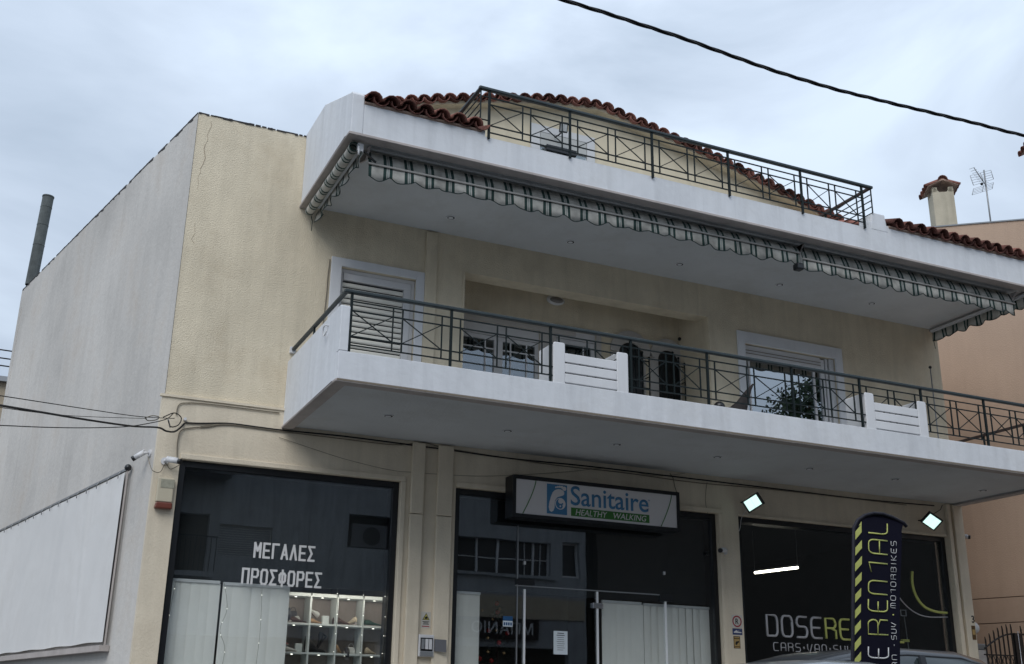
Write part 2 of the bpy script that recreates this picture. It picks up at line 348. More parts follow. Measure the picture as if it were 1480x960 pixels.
# flank walls, back, roof
p = [gp(.0, 0), gp(8.62, 0), gp(8.62, 0, -.25), gp(.25, 0, -.25)]
m = MB(); L_ = gp(.003, 0, 0.002); 
m.prism([gp(.004, 0, .004), gp(8.62, 0, .004), gp(8.62, 0, -.25), gp(.2, 0, -.2), Vector((1.63, 13.9, 0))], (0, 0, 8.705)); m.build('flank_wall', greywall, B)
MB().box(14.42, 14.62, FY+.2, 22, 0, 8.4).build('flank_wall', cream_lo, B)
MB().box(-.2, 14.6, 22, 22.2, 0, 8.3).build('rear_wall', greywall, B)
MB().box(1.7, 14.4, FY+.26, 21.9, 8.05, 8.3).build('roof_slab', greywall, B)
MB().box(1.7, 14.4, FY+.26, 21.9, 4.3, 4.7).build('floor_slab', dimint, B)
# worn dark edges on top of the parapet: broken strips of peeling waterproofing
random.seed(3)
m = MB()
x = 1.64
while x < 3.1:
    w = random.uniform(.02, .09); m.box(x, min(x+w, 3.12), FY-.006-random.uniform(0, .01), FY+.2, 8.70-random.choice((0, .002, .008, .014)), 8.708+random.uniform(0, .007)); x += w+random.choice((0, 0, .02))
m.build('parapet_edge', blackpeel, B)['kind'] = 'stuff'
m = MB(); s = .02
while s < 8.55:
    w = random.uniform(.04, .16); d = random.choice((0, .003, .008, .02, .035)) if random.random() < .45 else 0
    a, b = s, min(s+w, 8.6); z1 = 8.712+random.uniform(0, .01)
    if random.random() < .93:
        m.prism([gp(a, 8.70-d, .010), gp(b, 8.70-d*random.uniform(.2, 1), .010), gp(b, z1, .010), gp(a, z1, .010)], (gp(0, 0, -.2)-gp(0, 0, 0)))
    s += w
m.build('parapet_edge', blackpeel, B)['kind'] = 'stuff'
# cracks in the render beside the corner
m = MB()
def crack(pts, w):
    for a, b in zip(pts, pts[1:]): m.bar(a, b, w, .004, (0, 1, 0))
random.seed(11)
z = 8.62; pts = []
while z > 5.3: pts.append((1.78+.035*math.sin(z*2.3)+random.uniform(-.022, .022)-max(0, (8.0-z))*.02, FY-.001, z)); z -= random.uniform(.04, .1)
crack(pts[:6], .004); crack(pts[5:11], .008); crack(pts[10:16], .003); crack(pts[22:27], .003)
m.build('crack', pmat('crack_dirt', (.34, .28, .21), .95), B, recalc=False)['kind'] = 'stuff'
# pilasters and mouldings on the shop storey
for x0, x1, yy in ((4.87, 5.05, .085), (5.24, 5.46, .085)):
    MB().box(x0, x1, FY-yy, FY-.03, .15, 3.56).build('pilaster', cream_lo, B, bevel=.012)
    MB().box(x0, x1, FY-yy, FY-.03, 3.568, 4.515).build('pilaster', cream_lo, B, bevel=.012)
for x0, x1 in ((14.30, 14.38), (14.44, 14.64)): MB().box(x0, x1, FY-.09, FY-.03, .15, 4.515).build('pilaster', cream_lo, B, bevel=.01)
for xa, xb in ((1.90, 4.74), (5.52, 9.74), (10.11, 14.30)):
    m = MB(); w = .065
    if xa < 10: m.box(xa-w*0-.0, xb+w, FY-.055, FY-.03, 3.98, 3.98+w); m.box(xb, xb+w, FY-.055, FY-.03, .15, 3.979)
    else: m.box(xa, xb, FY-.045, FY-.03, 3.98, 4.02)
    m.build('window_moulding', cream_lo, B, bevel=.008)
# upper storey thin pilaster strip and corner boards of the recess
m = MB().box(4.955, 5.13, FY-.035, FY, 4.74, 7.615); m.build('pilaster', cream, B, bevel=.006)
m = MB().box(5.545, 5.57, FY-.012, FY+.0, 4.74, 7.11); m.build('corner_bead', cream, B)
m = MB().box(9.74, 9.80, FY-.02, FY, 4.74, 7.11); m.build('corner_bead', cream, B)
# recess (loggia) behind the beam
RB = 14.62
m = MB(); wall_grid(m, 5.2, 10.6, 4.74, 7.5, RB, RB+.15, [(5.62, 7.17, 5.5, 6.72), (7.45, 8.16, 4.74, 6.80), (8.55, 9.04, 4.74, 6.62), (9.30, 9.70, 4.74, 6.62)])
m.build('recess_wall', cream, B)
MB().box(9.73, 9.9, FY+.2, RB, 4.74, 7.5).build('recess_wall', cream, B)
MB().box(5.4, 5.57, FY+.2, RB, 4.74, 7.5).build('recess_wall', cream, B)
MB().box(5.4, 9.9, FY+.2, RB, 7.5, 7.6).build('recess_ceiling', cream, B)
MB().box(5.57, 9.73, FY+.2, FY+.28, 7.11, 7.5).build('beam', cream, B)

# ------------------------------------------------------------------ lower balcony
YL, YU = 11.35, 11.50
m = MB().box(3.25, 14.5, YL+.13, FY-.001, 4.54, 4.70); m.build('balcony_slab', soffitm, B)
m = MB(); m.box(3.12, 14.62, YL, YL+.10, 4.535, 4.855); m.box(14.52, 14.62, YL+.1, FY-.03, 4.535, 4.855); m.build('balcony_band', white, B, bevel=.006)
m = MB(); m.prism([(3.12, YL+.002, 4.86), (3.12, YL+.002, 5.38), (3.12, YL+.06, 5.405), (3.12, FY-.002, 5.405), (3.12, FY-.002, 4.535), (3.12, YL+.102, 4.535), (3.12, YL+.102, 4.86)], (.10, 0, 0)); m.build('balcony_side_panel', white, B, bevel=.006)
m = MB(); m.box(3.10, 14.63, YL-.012, YL+.13, 4.50, 4.53); m.box(3.10, 3.25, YL+.13, FY-.032, 4.50, 4.53); m.box(14.48, 14.63, YL+.13, FY-.032, 4.50, 4.53); m.build('drip_edge', tanedge, B, bevel=.006)
m = MB(); m.box(3.115, 14.6, YL-.016, YL-.012, 4.512, 4.530); m.build('drip_line', joint, B)
# ------------------------------------------------------------------ upper slab, fascia, terrace parapet
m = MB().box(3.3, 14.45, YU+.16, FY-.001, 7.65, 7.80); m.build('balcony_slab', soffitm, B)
m = MB()
m.prism([(3.27, YU, 7.64), (3.27, YU, 8.075), (4.86, YU, 8.075), (4.86, YU, 7.995), (11.10, YU, 7.995), (11.10, YU, 8.10), (14.62, YU, 8.10), (14.62, YU, 7.64)], (0, .15, 0))
m.build('fascia', white, B)
m = MB(); m.prism([(3.12, YU, 7.64), (3.12, YU, 8.16), (3.12, YU+.05, 8.21), (3.12, YU+.10, 8.22), (3.12, YU+1.36, 8.72), (3.12, FY+.35, 8.75), (3.12, FY+.35, 8.6), (3.12, FY-.003, 8.6), (3.12, FY-.003, 7.64)], (.15, 0, 0)); m.build('fascia', white, B, bevel=.01)
MB().box(14.47, 14.62, YU+.15, FY-.003, 7.64, 8.10).build('fascia', white, B, bevel=.01)
m = MB(); m.box(3.10, 14.64, YU-.012, YU+.15, 7.605, 7.64); m.box(3.10, 3.27, YU+.15, FY-.002, 7.605, 7.64); m.box(14.45, 14.64, YU+.15, FY-.002, 7.605, 7.64); m.build('drip_edge', tanedge, B, bevel=.006)
MB().box(4.86, 11.10, YU+.15, FY-.001, 7.80, 7.90).build('terrace_floor', paving, B)
MB().prism([(11.12, YU-.004, 7.99), (11.44, YU-.004, 7.99), (11.40, YU-.004, 8.27), (11.16, YU-.004, 8.27)], (0, .28, 0)).build('parapet_block', white, B, bevel=.01)
MB().box(11.105, 11.25, YU+.276, 13.75, 7.90, 8.05).build('terrace_kerb', white, B)

# ------------------------------------------------------------------ downlights in both soffits
def downlight(x, y, z):
    c = MB(); c.disc((x, y, z), (0, 0, -1), .066, .008, 20); o = c.build('downlight', whitetrim, B)
    MB().disc((x, y, z-.0082), (0, 0, -1), .052, .002, 16).build('recess', MATS['dark_interior'], o); MB().disc((x-.004, y, z-.0104), (0, 0, -1), .036, .003, 14).build('bulb', MATS['white_painted_concrete'], o)
for k in range(6): downlight(4.15+1.61*k, 12.64, 4.539)
downlight(14.0, 12.64, 4.539)
for k in range(6): downlight(5.11+1.885*k, 13.24, 7.649)

# ------------------------------------------------------------------ railings
def railing(y, posts, ztop, zband, first_bar, xl, xr, yback, front_drop, zs, left=True, right=True, lslats=False):
    r = MB(); r.tube([(xl, yback[0], ztop), (xl, y, ztop), (xr, y, ztop)] if left else [(xl, y, ztop), (xr, y, ztop)], .025, 8)
    r = MB(); r.box(xl-.03, xr+.03, y-.03, y+.03, ztop-.02, ztop+.024)
    if left: r.box(xl-.025, xl+.025, y+.027, yback[0], ztop-.02, ztop+.02)
    h = r.build('railing', handm, B, bevel=.012)
    if right: MB().box(xr-.025, xr+.025, y+.027, yback[1], ztop-.02, ztop+.02).build('handrail', brownrail, h, bevel=.008)
    pm = None
    for p in posts:
        MB().box(p-.014, p+.014, y-.014, y+.014, zband-front_drop, ztop-.02).build('post', railm, h)
    t2, t3, t4, t5 = zs
    for t in (t2, t5):
        MB().box(posts[0]+.0145, posts[-1]-.0145, y-.008, y+.008, t-.007, t+.007).build('rail', railm, h)
    for t in (t3, t4):
        MB().box(posts[0]+.0145, posts[-1]-.0145, y-.008, y+.008, t-.007, t+.007).build('rail', railm, h)
    for i, (a, b) in enumerate(zip(posts, posts[1:])):
        Lb = b-a; g = .115 if Lb > 1 else .1
        s0 = a+.014 if (i == 0 and not first_bar) else a+g
        if s0 > a+.05: xs = [s0]
        else: xs = []
        X = (b-g-s0-g)/2
        segs = [(s0, s0+X), (s0+X+g, b-g)]
        for c in xs+[s0+X, s0+X+g, b-g]:
            MB().box(c-.007, c+.007, y-.0085, y+.0085, t5+.007, t2-.007).build('bar', railm, h)
        for c, d in segs:
            MB().bar((c, y, t3), (d, y, t4), .012, .010).build('brace', railm, h)
            MB().bar((c, y, t4), (d, y, t3), .012, .010).build('brace', railm, h)
    return h
PL = [3.235, 4.44, 5.73, 6.85, 7.99, 9.34, 10.50, 11.61, 12.82, 13.95, 14.56]
hl = railing(YL+.025, PL, 5.565, 4.855, False, 3.17, 14.56, (FY-.05, FY-.02), .02, (5.455, 5.345, 5.045, 4.94))
for yy in (12.72,): MB().box(3.158, 3.182, yy-.012, yy+.012, 5.405, 5.545).build('post', railm, hl)
for yy in (12.2, 13.0): MB().box(14.55, 14.574, yy-.012, yy+.012, 4.855, 5.545).build('post', railm, hl)
MB().box(3.13, 3.2, FY-.05, FY-.0, 5.52, 5.60).build('wall_bracket', whitetrim, hl)
PU = [4.90, 6.06, 7.32, 8.57, 9.84, 10.98]
hu = railing(YU-.02, PU, 8.665, 7.995, False, 4.78, 11.16, (13.6, 13.6), .03, (8.555, 8.455, 8.155, 8.055))
m = MB()
for xx in (4.78, 11.16):
    MB().box(xx-.007, xx+.007, YU-.028, YU-.012, 8.2 if xx < 9 else 8.25, 8.645).build('bar', railm, hu)
    for zz in (8.555, 8.455, 8.355, 8.255): MB().box(xx-.006, xx+.006, YU-.012, 13.6, zz-.006, zz+.006).build('rail', railm, hu)
    for a in (13.58, 12.5): MB().box(xx-.012, xx+.012, a-.012, a+.012, 7.9, 8.645).build('post', railm, hu)
for a, b in ((4.78, 4.886),):
    for zz in (8.555, 8.22): MB().box(a+.007, b, YU-.027, YU-.013, zz-.006, zz+.006).build('rail', railm, hu)

# white planter-like boxes set in the lower railing
for xa, xb, ya in ((5.76, 6.80, 0), (10.56, 11.67, 0)):
    w = .16
    for x0 in (xa, xb-w):
        o = MB().prism([(x0, YL+.004, 4.80), (x0+w, YL+.004, 4.80), (x0+w, YL+.004, 5.345), (x0+w-.015, YL+.004, 5.365), (x0+.02, YL+.004, 5.365), (x0, YL+.004, 5.35)], (0, .40, 0)).build('balcony_fin', whitetrim, B, bevel=.01)
    for k in range(3):
        z0 = 4.862+k*.128
        MB().box(xa+w, xb-w, YL-.004+.012, YL+.05, z0+.008, z0+.122).build('slat', whitetrim, B, bevel=.008)
    MB().box(xa+w, xb-w, YL+.051, YL+.07, 4.86, 5.235).build('slat_backing', joint, B)

# ------------------------------------------------------------------ roof tiles
def cover_tile(R0, R1, Lh, inv=False, seg=6):
    mb = MB(); t = .016; n = seg
    vs = []; 
    for yy, rr in ((0, R0), (Lh, R1)):
        for ro in (rr, rr-t):
            for k in range(n+1):
                a = math.pi*k/n; z = ro*math.sin(a)*.95; 
                vs.append((ro*math.cos(a), yy, -z if inv else z))
    m_ = n+1; f = []
    for k in range(n):
        f += [(k, k+1, 2*m_+k+1, 2*m_+k), (m_+k, 3*m_+k, 3*m_+k+1, m_+k+1), (k, m_+k, m_+k+1, k+1), (2*m_+k, 2*m_+k+1, 3*m_+k+1, 3*m_+k)]
    f += [(0, 2*m_, 3*m_, m_), (n, m_+n, 3*m_+n, 2*m_+n)]
    mb.add(vs, f, True); return mb
TH = 0
def tile_run(roof, pts, rows, pitch, rad=.105, ln=.42, zs_=.88, jitter=.012):
    """pts: eave positions (x,y,z,roll); rows climb back along +y"""
    proto = None; loc0 = root_loc(roof)
    for (x, y, z, roll) in pts:
        for r in range(rows):
            yy = y+r*(ln-.07)*math.cos(pitch); zz = z+r*(ln-.07)*math.sin(pitch)
            for inv in (False, True):
                key = inv
                if key not in tile_run.p:
                    o = cover_tile(.105, .09, .42, inv).build('tile', tilem); tile_run.p[key] = o.data; 
                    bpy.data.objects.remove(o)
                o = bpy.data.objects.new('tile', tile_run.p[key]); COL.objects.link(o); o.parent = roof
                dx = rad*.98 if inv else 0
                cr_, sr_ = math.cos(roll), math.sin(roll)
                o.location = Vector((x+dx*cr_, yy+(.02 if inv else 0)+random.uniform(-jitter, jitter), zz+dx*sr_+(.05 if inv else 0)+random.uniform(-.004, .004)))-loc0
                o.rotation_euler = (pitch+random.uniform(-.03, .03), -roll, random.uniform(-.03, .03))
                sc = rad/.105; o.scale = (sc, 1, sc*zs_)
tile_run.p = {}
pitch = math.atan2(.5, 1.28)
roofm = pmat('roof_underlay', (.2, .1, .08), .9, bump=.4)
# left eave
rf = MB().prism([(3.27, YU-.02, 8.075), (3.27, YU+1.3, 8.60), (3.27, FY+.3, 8.66), (3.27, FY+.3, 7.9), (3.27, YU+.2, 7.9), (3.27, YU-.02, 8.055)], (1.54, 0, 0)).build('roof', mortar, B)
tile_run(rf, [(3.36+.222*k, YU-.10, 8.085, 0) for k in range(7)], 4, pitch, zs_=.95)
# right eave
rf = MB().prism([(11.46, YU-.02, 8.10), (11.46, YU+1.3, 8.62), (11.46, FY+.3, 8.66), (11.46, FY+.3, 7.9), (11.46, YU+.2, 7.9), (11.46, YU-.02, 8.08)], (3.16, 0, 0)).build('roof', mortar, B)
tile_run(rf, [(11.56+.225*k, YU-.10, 8.11, 0) for k in range(14)], 4, pitch, zs_=1.0)

# penthouse behind the terrace: cream wall under a broken tiled verge
GL = [(4.28, 9.40), (5.0, 9.64), (5.8, 9.87), (6.8, 10.12), (7.72, 10.25), (8.71, 10.08), (10.27, 9.76), (12.35, 9.24), (13.2, 9.0)]
def gl(x):
    for (a, b), (c, d) in zip(GL, GL[1:]):
        if a <= x <= c: return b+(d-b)*(x-a)/(c-a), math.atan2(d-b, c-a)
    return GL[-1][1], 0
poly = [(4.80, FY+.02, 7.8)]+[(4.80, FY+.02, gl(4.80)[0])]+[(a, FY+.02, b) for a, b in GL[1:-1]]+[(12.35, FY+.02, 7.8)]
m = MB().prism(poly, (0, .22, 0)); m.build('penthouse_wall', cream_up, B)
MB().box(4.80, 4.98, FY+.24, 19, 8.3, 9.3).build('penthouse_wall', cream_up, B)
m = MB()
for (a, b), (c, d) in zip(GL, GL[1:]):
    m.prism([(a, FY-.14, b+.0), (c, FY-.14, d), (c, FY-.14, d+.05), (a, FY-.14, b+.05)], (0, 4.2, 0))
rf = m.build('roof', cream_up, B)
pts = []; x = 4.36
while x < 13.1:
    z, sl_ = gl(x); pts.append((x, FY-.24, z+.045, sl_)); x += .212*math.cos(sl_)
tile_run(rf, pts, 3, R(6), rad=.105)
# the ragged left corner of that roof: side eave tiles seen from below
for k in range(4):
    o = bpy.data.objects.new('tile', tile_run.p[False]); COL.objects.link(o); o.parent = rf
    o.location = Vector((4.22, FY-.1+.22*k, 9.34))-root_loc(rf); o.rotation_euler = (R(-14), R(0), R(-90)); o.scale = (1, 1.1, 1)
MB().prism([(4.25, FY-.10, 9.15), (4.86, FY-.10, 9.08), (4.86, FY-.10, 9.55), (4.25, FY-.10, 9.38)], (0, .5, 0)).build('eave_soffit', mortar, B)

# penthouse window, half hidden: white surround, grey shutter box, dark blind rail
pmat('aged_box', (.42, .43, .42), .6)
w = MB(); w.box(6.60, 6.75, FY-.02, FY+.02, 8.0, 9.80); w.box(7.58, 7.72, FY-.02, FY+.02, 8.0, 9.80); w.box(6.75, 7.58, FY-.02, FY+.02, 9.685, 9.80)
w = w.build('window', pmat('faded_white', (.55, .56, .57), .7), B)
MB().box(6.76, 7.57, FY-.015, FY+.015, 9.44, 9.68).build('shutter_box', MATS['aged_box'], w)
MB().box(6.76, 7.57, FY-.0, FY+.01, 8.0, 9.435).build('pane', wglass, w)
MB().box(6.82, 7.34, FY-.12, FY-.03, 9.34, 9.43).build('blind_rail', blackm, w)

# ------------------------------------------------------------------ first-floor windows and doors
def frame(mb, x0, x1, z0, z1, y0, y1, w, bottom=True):
    mb.box(x0, x0+w, y0, y1, z0, z1); mb.box(x1-w, x1, y0, y1, z0, z1); mb.box(x0+w, x1-w, y0, y1, z1-w, z1)
    if bottom: mb.box(x0+w, x1-w, y0, y1, z0, z0+w)
# left balcony door with its shutter down
w = MB(); w.box(3.60, 3.745, FY-.03, FY+.0, 4.74, 6.98); w.box(4.835, 4.952, FY-.03, FY+.0, 4.74, 6.98); w.box(3.745, 4.835, FY-.03, FY+.0, 6.86, 6.98)
d1 = w.build('balcony_door', whitetrim, B, bevel=.006)
w = MB(); frame(w, 3.745, 4.835, 4.70, 6.855, FY+.06, FY+.12, .05); w.box(4.68, 4.78, FY+.055, FY+.12, 4.76, 6.72); w.build('frame', alum, d1)
MB().box(3.80, 4.78, FY+.05, FY+.13, 6.70, 6.80).build('shutter_box', alum, d1, bevel=.006)
z = 6.67
while z > 4.75:
    MB().prism([(3.80, FY+.085, z), (3.80, FY+.075, z-.02), (3.80, FY+.078, z-.045), (3.80, FY+.095, z-.060), (3.80, FY+.10, z-.03)], (.875, 0, 0)).build('slat', shutm, d1); z -= .078
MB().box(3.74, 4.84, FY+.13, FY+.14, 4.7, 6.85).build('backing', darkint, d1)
# right balcony door: wide glass, shutter half drawn into its box
w = MB(); w.box(10.28, 10.425, FY-.03, FY, 4.74, 6.97); w.box(12.255, 12.40, FY-.03, FY, 4.74, 6.97); w.box(10.425, 12.255, FY-.03, FY, 6.775, 6.97)
d2 = w.build('balcony_door', whitetrim, B, bevel=.006)
MB().box(10.425, 11.98, FY+.045, FY+.13, 6.56, 6.77).build('shutter_box', alum, d2, bevel=.006)
for z in (6.63, 6.68): MB().box(10.425, 11.98, FY+.030, FY+.044, z, z+.006).build('groove', joint, d2)
MB().box(10.425, 10.47, FY+.07, FY+.12, 4.70, 6.555).build('frame', alum, d2)
MB().box(10.53, 10.56, FY+.06, FY+.11, 4.70, 6.555).build('frame', alum, d2)
MB().box(11.83, 11.865, FY+.06, FY+.11, 4.70, 6.555).build('frame', alum, d2)
MB().box(11.985, 12.06, FY+.05, FY+.12, 4.70, 6.74).build('frame', alum, d2)
MB().box(12.09, 12.13, FY+.05, FY+.12, 4.7, 6.77).build('frame', alum, d2)
MB().box(12.16, 12.25, FY+.03, FY+.12, 4.7, 6.77).build('frame', alum, d2)
w = MB(); w.box(10.47, 10.529, FY+.075, FY+.085, 4.7, 6.555); w.box(10.561, 11.829, FY+.08, FY+.09, 4.70, 6.555); w.box(11.866, 11.984, FY+.08, FY+.09, 4.70, 6.555); w.build('pane', mglass, d2)
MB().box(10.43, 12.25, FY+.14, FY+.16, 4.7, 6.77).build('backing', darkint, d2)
# recess: two-leaf window with muntins and lace curtains
w = MB(); w.box(5.57, 7.80, RB-.03, RB+.0, 6.72, 6.79); w.box(7.17, 7.449, RB-.03, RB, 4.74, 6.72); w.box(7.45, 8.25, RB-.03, RB, 6.80, 6.86)
w.box(8.165, 8.25, RB-.03, RB, 4.74, 6.80)
recm = pmat('aged_cream_frame', (.50, .475, .45), .6, var=.06, vscale=3)
wr = w.build('window', recm, B, bevel=.004)
w = MB(); frame(w, 5.62, 7.17, 5.50, 6.52, RB+.02, RB+.07, .06); w.box(5.62, 7.17, RB+.01, RB+.08, 6.53, 6.72); w.box(6.42, 6.56, RB+.015, RB+.07, 5.56, 6.46); w.build('frame', alum, wr)
for a, b in ((5.68, 6.42), (6.56, 7.11)):
    w = MB()
    w.box(a, b, RB+.03, RB+.038, 6.31, 6.33)
    for t in (.14, b-a-.14): w.box(a+t-.01, a+t+.01, RB+.029, RB+.039, 5.56, 6.46)
    w.build('muntin', whitetrim, wr)
    MB().box(a, b, RB+.042, RB+.048, 5.56, 6.46).build('pane', wglass, wr)
    # curtain with scalloped top edge
    w = MB(); n = 16
    vs = []; 
    for k in range(n+1):
        x = a+(b-a)*k/n; vs += [(x, RB+.09+.012*math.sin(k*1.9), 5.5), (x, RB+.09+.012*math.sin(k*1.9+.5), 5.86+.05*abs(math.sin(k*.55+.5)))]
    w.add(vs, [(2*k, 2*k+2, 2*k+3, 2*k+1) for k in range(n)], True); w.build('curtain', curt, wr, recalc=False)
w = MB(); frame(w, 7.45, 8.16, 4.74, 6.66, RB+.02, RB+.07, .07); w.box(7.45, 8.16, RB+.01, RB+.08, 6.67, 6.80); w.build('frame', alum, wr)
w = MB(); w.box(7.52, 8.09, RB+.03, RB+.04, 6.42, 6.44); w.box(7.95, 7.97, RB+.029, RB+.041, 4.8, 6.59); w.build('muntin', whitetrim, wr)
MB().box(7.52, 8.09, RB+.042, RB+.048, 4.8, 6.59).build('pane', wglass, wr)
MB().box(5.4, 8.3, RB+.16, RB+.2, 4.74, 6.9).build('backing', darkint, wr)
# arched windows with iron grilles
def arch_pts(cx, w, z0, zs, n=10): return [(cx-w/2, z0), (cx+w/2, z0)]+[(cx+w/2*math.cos(math.pi*k/n), zs+w/2*math.sin(math.pi*k/n)) for k in range(n+1)]
wa = None
for cx in (8.80, 9.50):
    ww = .46 if cx < 9 else .40
    o = MB(); P = [(cx+(ww/2+.15)*math.cos(math.pi*k/12), 6.60+(ww/2+.14)*math.sin(math.pi*k/12)) for k in range(13)]
    Q = [(cx+(ww/2)*math.cos(math.pi*k/12), 6.56+(ww/2-.02)*math.sin(math.pi*k/12)) for k in range(13)]
    for k in range(12):
        o.prism([(P[k][0], RB-.03, P[k][1]), (P[k+1][0], RB-.03, P[k+1][1]), (Q[k+1][0], RB-.03, Q[k+1][1]), (Q[k][0], RB-.03, Q[k][1])], (0, .028, 0))
    for sg in (-1, 1):
        xx = sorted((cx+sg*ww/2, cx+sg*(ww/2+(.15 if cx+sg < 9.6 else .03)))); o.box(xx[0], xx[1], RB-.03, RB-.002, 4.74, 6.57)
    wa = o.build('arched_window', recm, B)
    MB().prism([(a, RB-.001, b) for a, b in arch_pts(cx, ww, 4.74, 6.56)], (0, .03, 0)).build('pane', blackm, wa)
    o = MB(); n = 5
    for k in range(n):
        x = cx-ww/2-.02+(ww+.04)*k/(n-1); o.box(x-.008, x+.008, RB-.16, RB-.145, 5.0, 6.66-.1*abs(k-2)*.8); o.ball((x, RB-.15, 6.67-.08*abs(k-2)), .022, 8, 6)
    for zz in (5.4, 6.0, 6.45): o.box(cx-ww/2-.03, cx+ww/2+.03, RB-.158, RB-.147, zz-.008, zz+.008)
    for zz, sg in ((6.2, 1), (6.05, -1), (5.6, 1), (5.75, -1)):
        o.tube([(cx+sg*(.06+.05*math.cos(t*.5)*(1-t/20)), RB-.165, zz+.06*math.sin(t*.5)*(1-t/20)) for t in range(14)], .006, 5)
    o.tube([(cx+ww/2+.02, RB-.0, 6.2), (cx+ww/2+.02, RB-.15, 6.2)], .007, 5)
    o.build('grille', railm, wa)

# ------------------------------------------------------------------ shopfronts (parts of the building)
def shopfront(x0, x1, mull, zt=3.975, bottom=.35):
    f = MB(); frame(f, x0, x1, .16, zt, FY+.03, FY+.244, .075)
    sf = f.build('shop_window', blackm, B, bevel=.004)
    MB().box(x0+.075, x1-.075, FY+.07, FY+.078, .24, zt-.075).build('pane', glass, sf, recalc=True)
    return sf
s1 = shopfront(1.905, 4.735, []); s2 = shopfront(5.525, 9.735, []); s3 = shopfront(10.115, 14.295, [])
# rooms behind the glass
def room(xa, xb, ya, yb, za, zb, mat):
    m = MB(); m.box(xa, xb, yb, yb+.05, za, zb); m.box(xa-.05, xa, ya, yb, za, zb); m.box(xb, xb+.05, ya, yb, za, zb); m.box(xa, xb, ya, yb, zb, zb+.05); m.box(xa, xb, ya, yb, za-.05, za)
    return m.build('shop_room', mat, B)
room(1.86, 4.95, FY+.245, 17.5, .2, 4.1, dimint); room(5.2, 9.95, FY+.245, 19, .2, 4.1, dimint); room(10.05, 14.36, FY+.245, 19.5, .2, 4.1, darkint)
MB().box(1.87, 4.94, FY+.252, FY+.30, 2.58, 4.09).build('dark_backing', darkint, B)  # black panels added behind the glass so its upper part stays dark
MB().box(5.3, 9.9, FY+.252, FY+.30, 2.66, 4.09).build('dark_backing', darkint, B)

# vertical window joint and glass door of the middle shop
dr = thing('glass_door', 'frameless glass entrance door with steel edge strips under the shop name board', 'door', (7.7, FY+.05, .15))
for xx, zt in ((6.60, 2.70), (7.72, 2.73), (8.83, 2.66)):
    MB().box(xx-.012, xx+.012, FY+.045, FY+.069, .16, zt).build('edge_strip', pmat('satin_steel', (.85, .86, .87), .45, metal=.2) if 'satin_steel' not in MATS else MATS['satin_steel'], dr)
MB().box(6.46, 8.80, FY+.05, FY+.066, 2.735, 2.75).build('transom', greymetal, dr)
MB().box(6.485, 6.50, FY+.055, FY+.068, .25, 3.55).build('glass_joint', greymetal, dr)
MB().box(6.48, 6.74, FY+.035, FY+.069, 2.76, 2.83).build('top_clamp', blackm, dr)
MB().box(8.74, 8.94, FY+.035, FY+.069, 2.655, 2.76).build('top_clamp', blackm, dr)
MB().box(7.64, 7.80, FY+.03, FY+.069, 2.50, 2.575).build('hinge', chrome, dr, bevel=.006)
for xx in (6.60, 8.83): MB().box(xx-.013, xx+.013, FY+.05, FY+.066, 3.03, 3.075).build('alarm_contact', alum, dr)

# ================================================================== THINGS ON AND BY THE SHOPS
def blinds(x0, x1, ya, zt, label, tilts, group='white vertical blinds in the shop windows'):
    t = thing('vertical_blind', label, 'blind', ((x0+x1)/2, ya, .3), group)
    MB().box(x0, x1, ya-.02, ya+.02, zt, zt+.035).build('head_rail', alum, t)
    x = x0; i = 0; w = .127
    while x < x1-.03:
        w_ = min(w, x1-x); a = random.uniform(*tilts); c = math.cos(a)*w/2; s = math.sin(a)*w/2; cx = x+w_/2
        m = MB(); lean = random.uniform(-.006, .006)
        for k in range(4):
            u = -1+2*k/3; b_ = .004*(1-u*u)
            m.v += [Vector((cx+c*u, ya+s*u-b_, zt)), Vector((cx+c*u+lean, ya+s*u-b_, .3))]
        m.f = [(2*k, 2*k+1, 2*k+3, 2*k+2) for k in range(3)]; m.sm = [True]*3
        n = len(m.v); m.v += [v+Vector((0, .003, 0)) for v in m.v]; m.f += [tuple(j+n for j in f)[::-1] for f in m.f]; m.sm += [True]*3
        m.build('blind_slat', curt, t, recalc=False); x += w*.93; i += 1
    return t
blinds(1.985, 2.56, FY+.185, 2.545, 'white vertical blind behind the left end of the left shop window', (.03, .10))
blinds(2.60, 3.42, FY+.185, 2.535, 'white vertical blind beside the shoe shelves in the left shop window', (.02, .14))
blinds(5.64, 6.00, FY+.185, 2.60, 'narrow white vertical blind at the left edge of the middle shopfront, beside the Christmas tree', (.02, .12))
blinds(7.86, 8.50, FY+.185, 2.60, 'white vertical blind right of the door hinge in the middle shopfront', (.02, .10))
blinds(8.54, 9.655, FY+.185, 2.59, 'wide white vertical blind at the right end of the middle shopfront', (.02, .18))

# shelving with shoes
SY = 14.5
sh = thing('shoe_shelving', 'white shelf unit divided into square lit boxes behind the left shop window', 'shelves', (4.2, SY, .3))
shw = pmat('shelf_white', (.62, .66, .65), .5, var=.04)
sback = pmat('shelf_back', (.30, .26, .24), .85, var=.15, vscale=4)
X4 = [3.49, 3.845, 4.20, 4.555, 4.92]; Z4 = [2.52, 2.16, 1.80, 1.44, 1.08, .72]
for xx in X4: MB().box(xx-.011, xx+.011, SY, SY+.3, .4, 2.52).build('upright', shw, sh)
for i, zz in enumerate(Z4):
    for a, b in zip(X4, X4[1:]):
        MB().box(a+.0112, b-.0112, SY+.003, SY+.3, zz-.011, zz+.011+(.02 if i == 0 else 0)).build('shelf_board', shw, sh)
MB().box(3.48, 4.93, SY+.301, SY+.31, .4, 2.54).build('back_panel', sback, sh)
lampm = pmat('led_spot', (1, 1, 1), .5, emit=(1, .95, .85), es=4)
led = None
for zz in Z4[:4]:
    for a, b in zip(X4, X4[1:]):
        MB().disc(((a+b)/2, SY+.12, zz-.0115), (0, 0, -1), .014, .004, 10).build('spot_bulb', lampm, sh)
